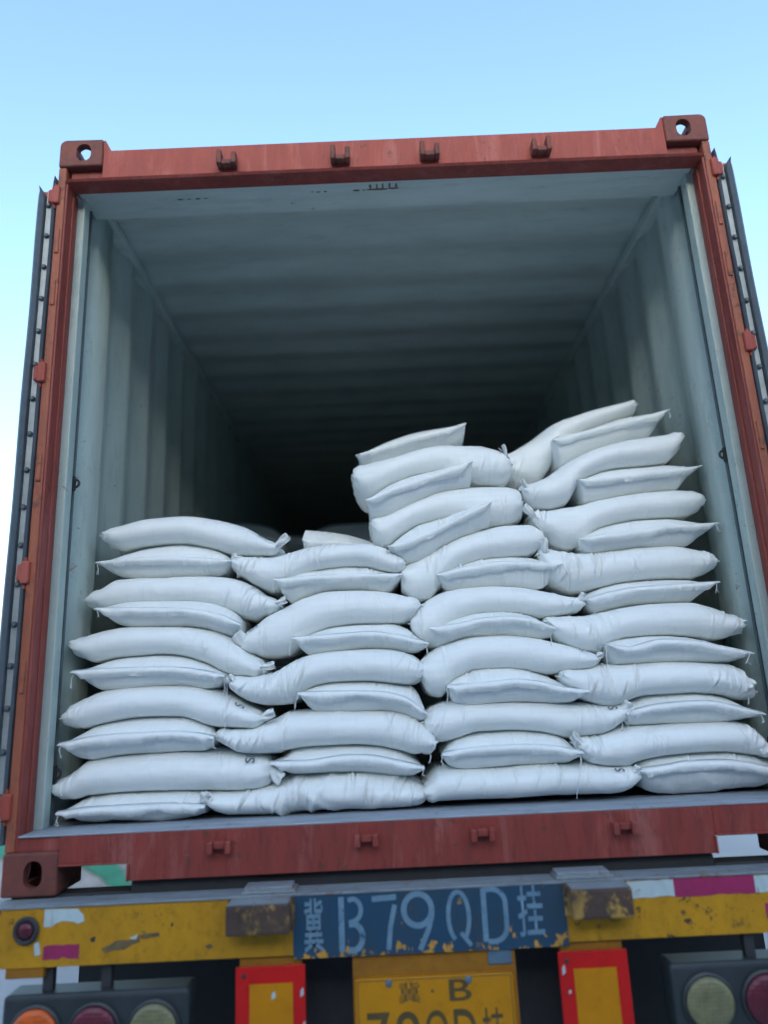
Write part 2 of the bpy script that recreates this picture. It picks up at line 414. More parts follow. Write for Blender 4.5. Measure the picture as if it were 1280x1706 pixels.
def sb(mb, s, xa, xb, *a, **k):
    """box mirrored to side s"""
    x0, x1 = sorted((s*xa, s*xb)); return mb.box(x0, x1, *a, **k)
rnd = random.Random(3)
for s in (-1, 1):
    mb = MB()
    sb(mb, s, 1.190, 1.219, .006, .100, .1185, 2.4725, .004)          # outer edge
    post = mb.build('corner_post', [M['rusty_red']], cont)
    mb = MB(); sb(mb, s, 1.182, 1.1898, .010, .1005, .119, 2.405, .002)
    # the return of the post, a shallow rolled section
    sb(mb, s, 1.176, 1.184, .052, .062, .120, 2.400, .003)
    mb.build('post_return', [M['red_post']], post)
    mb = MB(); sb(mb, s, 1.155, 1.2185, .101, .150, .1625, 2.47, .004)
    mb.build('inner_post', [M['grey']], post)
    for zc in (2.352, 1.642, .946, .245):
        mb = MB()
        sb(mb, s, 1.206, 1.234, -.006, .05, zc-.037, zc+.037, .006, seg=3)
        sb(mb, s, 1.228, 1.252, .004, .045, zc-.028, zc+.030, .008, seg=3)
        mb.tube([(s*1.229, .012, zc-.052), (s*1.229, .012, zc+.050)], .0085, 10)
        mb.build('hinge', [M['red']], post)
    # pieces of rolled steel welded on the outer edge, dented
    for z in (2.16, 1.95, 1.30, .62): sb(MB(), s, 1.197, 1.212, .001, .01, z-.05, z+.05, .003).build('weld_strip', [M['rusty_red']], post)
    # lashing bar with rings between inner post and wall
    mb = MB(); mb.tube([(s*1.168, .185, .165), (s*1.168, .185, 2.46)], .006, 8)
    bar = mb.build('lashing_bar', [flat_mat('dull_grey_bar', (.11, .14, .145), .6)], cont)
    for z in (1.29, .318):
        mb = MB(); pts = []
        for k in range(9):
            a = RAD(-90+180*k/8); pts.append((s*(1.158-.017*math.cos(a)), .172, z+.015*math.sin(a)))
        mb.tube(pts, .0045, 8); sb(mb, s, 1.155, 1.165, .165, .18, z-.026, z+.026, .002)
        mb.build('lashing_ring', [M['dark_steel']], bar)
    # corrugated side wall: flat end panel then trapezoids
    P = [(s*1.198, .150), (s*1.198, .236), (s*1.163, .250), (s*1.163, .40)]
    y = .40
    while y < 11.85:
        P += [(s*1.163, y), (s*1.193, y+.075), (s*1.193, y+.140), (s*1.163, y+.215)]; y += .278
    P.append((s*1.163, 12.0))
    me = bpy.data.meshes.new('side_wall'); V = []; F = []
    for px, py in P: V += [(px, py, .155), (px, py, 2.50)]
    n = len(P)
    for i in range(n-1): F.append((2*i, 2*i+2, 2*i+3, 2*i+1))
    k0 = len(V)
    for px, py in P: V += [(px+s*.004, py, .155), (px+s*.004, py, 2.50)]
    for i in range(n-1): F.append((k0+2*i, k0+2*i+1, k0+2*i+3, k0+2*i+2))
    me.from_pydata(V, [], F); me.materials.append(M['grey']); me.materials.append(M['red'])
    for i, p in enumerate(me.polygons): p.material_index = 0 if i < n-1 else 1
    link_mesh('side_wall', me, cont, None, True)
    mb = MB(); sb(mb, s, 1.150, 1.2185, .1785, 12.1, 2.485, 2.5305, .004); sb(mb, s, 1.2015, 1.2188, .1785, 12.1, 2.531, 2.564); mb.build('top_side_rail', [M['grey_roof']], cont)
    mb = MB(); sb(mb, s, 1.168, 1.2185, .1785, 12.1, .045, .1545, .004); mb.build('bottom_side_rail', [M['red']], cont)

# roof: transverse corrugations
P = [(.34, 2.5325)]; y = .40
while y < 11.8:
    P += [(y, 2.5325), (y+.07, 2.5505), (y+.125, 2.5505), (y+.195, 2.5325)]; y += .262
P.append((12.1, 2.5325))
me = bpy.data.meshes.new('roof_panel'); V = []; F = []
for py, pz in P: V += [(-1.2005, py, pz), (1.2005, py, pz)]
n = len(P)
for i in range(n-1): F.append((2*i, 2*i+1, 2*i+3, 2*i+2))
k0 = len(V)
for py, pz in P: V += [(-1.2005, py, pz+.004), (1.2005, py, pz+.004)]
for i in range(n-1): F.append((k0+2*i, k0+2*i+2, k0+2*i+3, k0+2*i+1))
me.from_pydata(V, [], F); me.materials.append(M['grey_roof']); me.materials.append(M['red'])
for i, p in enumerate(me.polygons): p.material_index = 0 if i < n-1 else 1
link_mesh('roof_panel', me, cont, None, True)
MB().box(-1.2, 1.2, 12.10, 12.15, .02, 2.55).build('front_wall', [M['grey']], cont)
MB().box(-1.167, 1.167, .24, 12.1, .130, .1605).build('floor_boards', [M['wood']], cont)
for k in range(30): MB().box(-1.16, 1.16, .45+k*.38, .50+k*.38, .05, .128).build('cross_member', [M['dark_steel']], cont)

# header
mb = MB()
mb.box(-1.0565, 1.0565, .006, .016, 2.4205, 2.541, .003)
mb.box(-1.0565, 1.0565, .017, .36, 2.531, 2.540)
for s in (-1, 1):
    a = [(s*1.0565, 2.5415), (s*1.0565, 2.588), (s*1.050, 2.586), (s*1.028, 2.5415)]
    mb.prism(a if s < 0 else a[::-1], 'y', .008, .10)
header = mb.build('header_rail', [M['red']], cont)
MB().prism([(.004, 2.4200), (-.004, 2.4130), (.002, 2.4055), (.070, 2.4055), (.070, 2.4135), (.015, 2.4135), (.013, 2.4200)], 'x', -1.1805, 1.1805).build('header_lip', [M['red_post']], header)  # darker red paints in the shade of the lip's underside
for s in (-1, 1): sb(MB(), s, 1.0572, 1.1815, .030, .10, 2.4205, 2.4715, .002).build('post_cap', [M['red_post']], header)
def keeper(x, z, up, w, h, parent):
    mb = MB()
    for k, dx in enumerate((-1, 1)):
        x0, x1 = sorted((x+dx*w/2, x+dx*(w/2-.018)))
        hh = h*(1.0 if (k == 0) == (x < .3) else .82)
        if up: mb.box(x0, x1, -.034, .006, z-h/2, z-h/2+hh, .004)
        else: mb.box(x0, x1, -.030, .005, z-h/2, z+h/2, .004)
    if up: mb.box(x-w/2+.0185, x+w/2-.0185, -.028, .006, z-h/2+.001, z-h/2+.022, .003)
    else:
        mb.box(x-w/2+.0185, x+w/2-.0185, -.024, .005, z-h*.1, z+h/2-.001, .003)
    return mb.build('cam_keeper', [M['casting'] if up else M['red_sill']], parent)
for x in (-.587, -.167, .165, .580): keeper(x, 2.462, True, .072, .060, header)
# grey lining behind the header
pl = [(.0705, 2.4065), (.24, 2.4200), (.355, 2.5305), (.0705, 2.5305)]
lining = MB().prism(pl, 'x', -1.168, 1.168).build('header_lining', [M['grey_roof']], cont)
mb = MB(); rs = random.Random(5)
def blot(x, y, rx, ry):
    n = 11; z = 2.4065+(y-.0705)*(.0135/.1695)-.0006
    vs = [mb.bm.verts.new((x+rx*rs.uniform(.6, 1.15)*math.cos(2*math.pi*k/n), y+ry*rs.uniform(.6, 1.15)*math.sin(2*math.pi*k/n), z-.0001*len(mb.bm.faces))) for k in range(n)]
    mb.bm.faces.new(vs)
for x, y, rx, ry in ((-.115, .118, .014, .006), (-.086, .118, .006, .004), (-.03, .117, .055, .006), (.03, .114, .03, .005), (-.06, .098, .006, .018),
                     (-.035, .098, .004, .02), (-.012, .097, .004, .022), (.014, .097, .004, .02), (.04, .098, .005, .016)): blot(x, y, rx, ry)
mb.build('rust_stain', [flat_mat('brown_rust_stain', (.19, .115, .09), .8)], lining)
mb = MB()
for x, y, rx, ry in ((-.235, .118, .008, .005), (-.262, .118, .010, .004), (-.285, .116, .004, .004), (-.80, .128, .014, .004), (-.765, .128, .008, .003), (-.73, .128, .012, .004), (-.70, .127, .01, .003)): blot(x, y, rx, ry)
mb.build('scuff_mark', [flat_mat('dark_scuffs', (.05, .06, .065), .8)], lining)

# door sill with its two lashing cut-outs
mb = MB()
mb.box(-.857, .857, .004, .012, .030, .1575, .002)
mb.box(-.8565, .8565, .0125, .10, .030, .036)
for s in (-1, 1):
    sb(mb, s, .8572, 1.0568, .004, .012, .0835, .1575)
    sb(mb, s, .8572, 1.0568, -.006, .115, .0775, .0832, .002)
    sb(mb, s, .8510, .8568, -.005, .115, .0302, .0772, .002)
    sb(mb, s, 1.0575, 1.19, .012, .10, .119, .1575)
sill = mb.build('door_sill', [M['red_sill']], cont)
for x in (-.586, -.160, .177, .589): keeper(x, .112, False, .070, .034, sill)
mb = MB(); mb.box(-1.181, 1.181, .0045, .2395, .158, .1632, .002)
thr = mb.build('threshold_plate', [M['grey_dirty']], cont)

# doors folded right back along the sides: only their rubber-lipped edges face us
for s in (-1, 1):
    mb = MB(); sb(mb, s, 1.252, 1.292, .034, 1.19, .15, 2.395, .004)
    door = mb.build('container_door', [M['red']], cont)
    mb = MB(); sb(mb, s, 1.238, 1.262, .020, .0335, .16, 2.385, .002)
    strip = mb.build('retainer_strip', [M['strip']], door)
    for k in range(17):
        z = 2.32-k*.128
        mb = MB(); mb.lathe([(.0095, .002), (.0095, -.004), (.006, -.008)], (s*1.2505+rnd.uniform(-.001, .001), .018, z), 'y', 10)
        mb.build('bolt', [M['rubber']], strip)
    for xa, xb, zt, lean in ((1.262, 1.290, 2.392, .006), (1.2225, 1.2375, 2.432, -.004)):
        mb = MB(); V = []
        prof = [(xa, .034), (xa+.003, .008), ((xa+xb)/2, -.004), (xb-.003, .008), (xb, .034)]
        zs = [.14+i*.04 for i in range(int((zt-.14)/.04)+1)]+[zt-.03, zt-.012, zt]
        zs = sorted(zs); rings = []
        for z in zs:
            k = max(0, (z-(zt-.035))/.035); xm = (xa+xb)/2+lean*k
            wob = .0012*math.sin(z*9+xa*50)
            rings.append([mb.bm.verts.new((s*(xm+(px-(xa+xb)/2)*(1-.93*k)+wob), py*(1-.0*k), z)) for px, py in prof])
        for i in range(len(rings)-1):
            for j in range(len(prof)-1): mb.bm.faces.new((rings[i][j], rings[i][j+1], rings[i+1][j+1], rings[i+1][j]))
        mb.bm.faces.new(rings[-1]); mb.bm.faces.new(rings[0])
        mb.build('gasket', [M['rubber']], door)

# ================================================================== trailer
TO = Vector((0, 6, GZ))
trl = thing('container_trailer', TO, 'container trailer with yellow rear beam and painted blue number panel', 'trailer')
mb = MB()
mb.box(-1.245, 1.245, -.065, -.057, -.160, -.0135, .002)
mb.box(-1.244, 1.244, -.0565, .02, -.160, -.152)
beam = mb.build('rear_beam', [M['yellow']], trl)
MB().box(-1.246, 1.246, -.069, .022, -.0130, -.0065, .002).build('beam_flange', [M['flange']], beam)
for s in (-1, 1): sb(MB(), s, 1.05, 1.155, -.062, -.02, -.186, -.1605, .003).build('end_bracket', [M['yellow_brown']], beam)
for xa, xb in ((-.507, -.372), (.372, .520)):
    mb = MB(); mb.box(xa, xb, -.055, .01, -.0062, .011, .003); mb.box(xa-.006, xb+.01, -.060, .012, -.0064, .001, .002)
    mb.build('deck_plate', [M['flange']], beam)
for xa, xb in ((-.541, -.369), (.388, .554)):
    mb = MB(); mb.box(xa, xb, -.135, -.0655, -.088, -.014, .006, 2)
    mb.box(xa-.006, xb+.006, -.072, -.0655, -.094, -.012, .002)
    bf = mb.build('buffer_block', [M['buffer']], trl)
    MB().box(xa+.004, xb-.004, -.133, -.07, -.0135, -.0115).build('buffer_cap', [M['flange']], bf)
MB().box(-.852, .852, .030, .20, -.151, .024, .004).build('backing_bolster', [M['dark_steel']], trl)  # dark backing added so the gap under the sill stays black
for s in (-1, 1): sb(MB(), s, .8525, 1.20, .030, .10, -.151, -.002, .003).build('backing_end', [M['dark_steel']], trl)
# painted number panel
PANEL_Z0 = -.168
mb = MB(); mb.box(-.3685, .385, -.0672, -.0655, PANEL_Z0, -.0135)
panel = mb.build('number_panel', [panel_material()], trl)
PY = -.0680; T = .0155
glyph('painted_character', '冀', -.338, -.286, -.154, -.020, PY, M['pale_blue'], panel, .012)
cz0, cz1 = -.156, -.020
arc = lambda cx, cy, rx, ry, a0, a1, n=14: [(cx+rx*math.cos(RAD(a0+(a1-a0)*k/n)), cy+ry*math.sin(RAD(a0+(a1-a0)*k/n))) for k in range(n+1)]
strokes('painted_character', [([(.12, 0), (.12, 1)], T), ([(.40, .93)]+arc(.55, .75, .38, .21, 80, -80)+[(.42, .52)], T*.8),
        ([(.42, .49)]+arc(.55, .26, .42, .24, 80, -80)+[(.40, .03)], T)], -.243, -.176, cz0, cz1, PY, M['pale_blue'], panel)
strokes('painted_character', [([(.0, .92), (1.0, .94)], T*.95), ([(.93, .80), (.72, .40), (.62, 0)], T*.85)], -.150, -.082, cz0, cz1+.002, PY, M['pale_blue'], panel)
strokes('painted_character', [(arc(.5, .70, .42, .28, 0, 360, 26), T), ([(.93, .62), (.80, .35), (.52, 0)], T*.9)], -.070, .022, cz0-.004, cz1+.002, PY, M['pale_blue'], panel)
strokes('painted_character', [(arc(.5, .52, .42, .46, -60, 245, 26), T*.75), ([(.55, .22), (.95, -.02)], T*.7)], .054, .122, cz0+.004, cz1+.002, PY, M['pale_blue'], panel)
strokes('painted_character', [([(.12, .0), (.12, 1)], T*.95), ([(.18, .96)]+arc(.40, .70, .48, .27, 90, 0)+arc(.40, .27, .48, .27, 0, -90)+[(.18, .0)], T*.85)], .150, .228, cz0+.008, cz1+.006, PY, M['pale_blue'], panel)
glyph('painted_character', '挂', .252, .322, -.140, -.010, PY, M['pale_blue'], panel, .008)

# reflective tapes and markers on the beam
def tape(x0, x1, z0, z1, mat, seed):
    rs = random.Random(seed); mb = MB(); n = 9
    top = [(x0+(x1-x0)*k/n, z1-abs(rs.gauss(0, .0016))) for k in range(n+1)]
    bot = [(x0+(x1-x0)*k/n, z0+abs(rs.gauss(0, .0022))) for k in range(n+1)]
    mb.prism(top+bot[::-1], 'y', -.0662, -.0654)
    return mb.build('reflective_tape', [mat], beam)
tape(-1.056, -1.035, -.062, -.015, M['tape_white'], 1)
mb = MB(); mb.prism([(-1.034, -.016), (-.965, -.018), (-.948, -.034), (-.944, -.050), (-.962, -.056), (-.975, -.050), (-1.004, -.047), (-1.022, -.052), (-1.033, -.060)], 'y', -.0662, -.0654)
mb.build('reflective_tape', [M['tape_white']], beam)
tape(-1.053, -.955, -.142, -.105, M['tape_red'], 2)
tape(.560, .690, -.060, -.0145, M['tape_white'], 3)
tape(.6905, .915, -.062, -.0140, M['tape_red'], 4)
tape(.9155, 1.06, -.060, -.0140, M['tape_white'], 5)
tape(.935, 1.035, -.125, -.085, M['tape_red'], 6)
for x in (-1.102, 1.102):
    mb = MB(); mb.lathe([(.034, .002), (.036, -.006), (.031, -.012), (.024, -.010), (.0225, -.0045)], (x, -.0655, -.066), 'y', 32)
    mk = mb.build('marker_lamp', [M['dark_steel']], beam, smooth=False)
    MB().lathe([(.0220, -.0048), (.020, -.011), (.012, -.0145), (.003, -.0155)], (x, -.0655, -.066), 'y', 28).build('lens', [M['lens_red']], mk, smooth=True)

def scar(pts, mat, y=-.0657):
    rs = random.Random(len(pts)+int(abs(pts[0][0])*1000))
    mb = MB(); mb.prism([(x+rs.uniform(-.002, .002), z+rs.uniform(-.0015, .0015)) for x, z in pts], 'y', y-.0004, -.0648)
    return mb.build('paint_scar', [mat], beam)
bare = worn_paint('bare_scraped_steel', (.20, .14, .06), (.10, .075, .05), (.05, .04, .03), scale=40)
scar([(-.895, -.120), (-.87, -.112), (-.85, -.100), (-.82, -.101), (-.795, -.094), (-.79, -.108), (-.812, -.114), (-.83, -.126), (-.86, -.124), (-.885, -.131)], bare)
scar([(-.818, -.098), (-.801, -.091), (-.797, -.087), (-.798, -.099), (-.808, -.101)], M['tape_white'], -.0663)
scar([(-.79, -.091), (-.765, -.088), (-.74, -.087), (-.735, -.096), (-.762, -.098), (-.785, -.101)], bare, -.0661)
scar([(-.925, -.092), (-.913, -.090), (-.912, -.102), (-.923, -.104)], M['dark_steel'])
scar([(-.705, -.066), (-.70, -.062), (-.698, -.072), (-.704, -.075)], M['dark_steel'])
scar([(-.61, -.126), (-.595, -.121), (-.588, -.128), (-.600, -.135)], bare)
scar([(-1.08, -.100), (-1.066, -.097), (-1.062, -.128), (-1.075, -.131)], M['tape_white'])
# warning boards
for xa, xb, ia, ib in ((-.527, -.338, -.489, -.372), (.352, .541, .391, .507)):
    mb = MB(); mb.box(xa, xb, -.060, -.054, -.745, -.184, .002)
    bd = mb.build('warning_board', [M['board_red']], trl)
    mb = MB(); mb.box(ia, ib, -.0616, -.0602, -.700, -.226); mb.build('inner_panel', [M['board_yellow']], bd)
    for z in (-.205, -.72): MB().lathe([(.006, .001), (.006, -.003), (.003, -.005)], (xa+.022, -.060, z), 'y', 10).build('rivet', [M['dark_steel']], bd)
    MB().box(xa+.01, xb-.01, -.054, -.03, -.30, -.162).build('board_bracket', [M['yellow_brown']], bd)
for x0, z0, w_, h_ in ((-.352, -.262, .010, .024), (-.345, -.33, .006, .012), (.360, -.240, .009, .026), (.372, -.285, .008, .010), (-.43, -.265, .012, .022)):
    mb = MB(); mb.prism([(x0, z0), (x0+w_, z0+h_*.3), (x0+w_*.8, z0+h_), (x0+w_*.1, z0+h_*.7)], 'y', -.0622, -.0601)
    mb.build('peeled_patch', [M['tape_white']], trl)
# licence plate on its bracket
mb = MB(); mb.box(-.209, .236, -.056, -.050, -.470, -.163, .002)
br = mb.build('plate_bracket', [M['yellow_brown']], trl)
mb = MB(); mb.box(-.205, .227, -.0615, -.0562, -.445, -.224, .006, 2)
pla = mb.build('licence_plate', [M['plate']], trl)
mb = MB()
for x0, x1, z0, z1 in ((-.197, .219, -.2325, -.2305), (-.197, .219, -.4385, -.4365), (-.197, -.195, -.4363, -.2327), (.217, .219, -.4363, -.2327)):
    mb.box(x0, x1, -.0618, -.0614, z0, z1)
mb.build('plate_border', [M['plate_ink']], pla)
LY = -.0620
glyph('plate_character', '冀', -.087, -.028, -.288, -.238, LY, M['plate_ink'], pla)
glyph('plate_character', '·', .001, .009, -.266, -.258, LY, M['plate_ink'], pla)
glyph('plate_character', 'B', .050, .110, -.288, -.236, LY, M['plate_ink'], pla, .01)
for ch, x0, x1 in (('7', -.174, -.112), ('9', -.096, -.034), ('Q', -.018, .042), ('D', .058, .118), ('挂', .134, .194)):
    glyph('plate_character', ch, x0, x1, -.415, -.307, LY, M['plate_ink'], pla, .008)
for x in (-.112, .104):
    MB().lathe([(.009, .001), (.009, -.004), (.005, -.006)], (x, -.0615, -.238), 'y', 12).build('plate_bolt', [M['blue_tag']], pla)
MB().box(.162, .226, -.060, -.0565, -.206, -.160, .002).build('blue_tag', [M['blue_tag']], trl)
# tail lamps
for s in (-1, 1):
    mb = MB(); sb(mb, s, .650, 1.152, -.070, .02, -.395, -.224, .012, seg=3)
    hs = mb.build('lamp_housing', [M['housing']], trl)
    for x in (1.045, .885): sb(MB(), s, x-.014, x+.014, -.045, -.02, -.2245, -.150, .002).build('housing_stay', [M['dark_steel']], hs)
    for x, mat in ((.742, 'lens_cream'), (.901, 'lens_red'), (1.058, 'lens_orange')):
        mb = MB(); mb.lathe([(.070, .003), (.072, -.006), (.066, -.010), (.064, -.008)], (s*x, -.070, -.316), 'y', 40)
        mb.build('lamp_bezel', [M['housing']], hs)
        mb = MB(); mb.lathe([(.0635, -.0072), (.0625, -.015), (.052, -.020), (.030, -.024), (.006, -.0255)], (s*x, -.070, -.316), 'y', 40)
        mb.build('tail_lamp', [M[mat]], hs, smooth=True)
# frame and running gear below the load
for s in (-1, 1):
    mb = MB(); sb(mb, s, .43, .57, .03, 11.6, -.46, -.446); sb(mb, s, .43, .57, .03, 11.6, -.034, -.02); sb(mb, s, .495, .505, .03, 11.6, -.4455, -.0345)
    mb.build('chassis_rail', [M['dark_steel']], trl)
    MB().box(*sorted((s*.60, s*1.2)), .55, .56, -.95, -.30).build('mud_flap', [M['tyre']], trl)
for y in (.25, 1.6, 3.2, 5, 7, 9, 11.4): MB().box(-.494, .494, y, y+.08, -.40, -.06).build('frame_cross_member', [M['dark_steel']], trl)
for y in (3.9, 10.8): MB().box(-1.2, 1.2, y, y+.15, -.0195, -.001).build('bolster', [M['dark_steel']], trl)
MB().box(-.42, .42, .12, .13, -.9, -.165).build('dark_panel', [M['dark_steel']], trl)  # dark sheet added so the space below the beam looks black
for y in (1.25, 2.55):
    MB().tube([(-.72, y, -.85), (.72, y, -.85)], .06, 12).build('axle', [M['dark_steel']], trl)
    for s in (-1, 1):
        for x in (.76, 1.06):
            mb = MB(); mb.lathe([(.29, -.10), (.44, -.125), (.495, -.10), (.50, -.06), (.50, .06), (.495, .10), (.44, .125), (.29, .10)], (s*x, y, -.85), 'x', 48)
            tw = mb.build('wheel', [M['tyre']], trl)
            MB().lathe([(.285, -.098), (.27, -.06), (.12, -.03), (.10, -.06)], (s*x, y, -.85), 'x', 32).build('rim', [M['dark_steel']], tw)
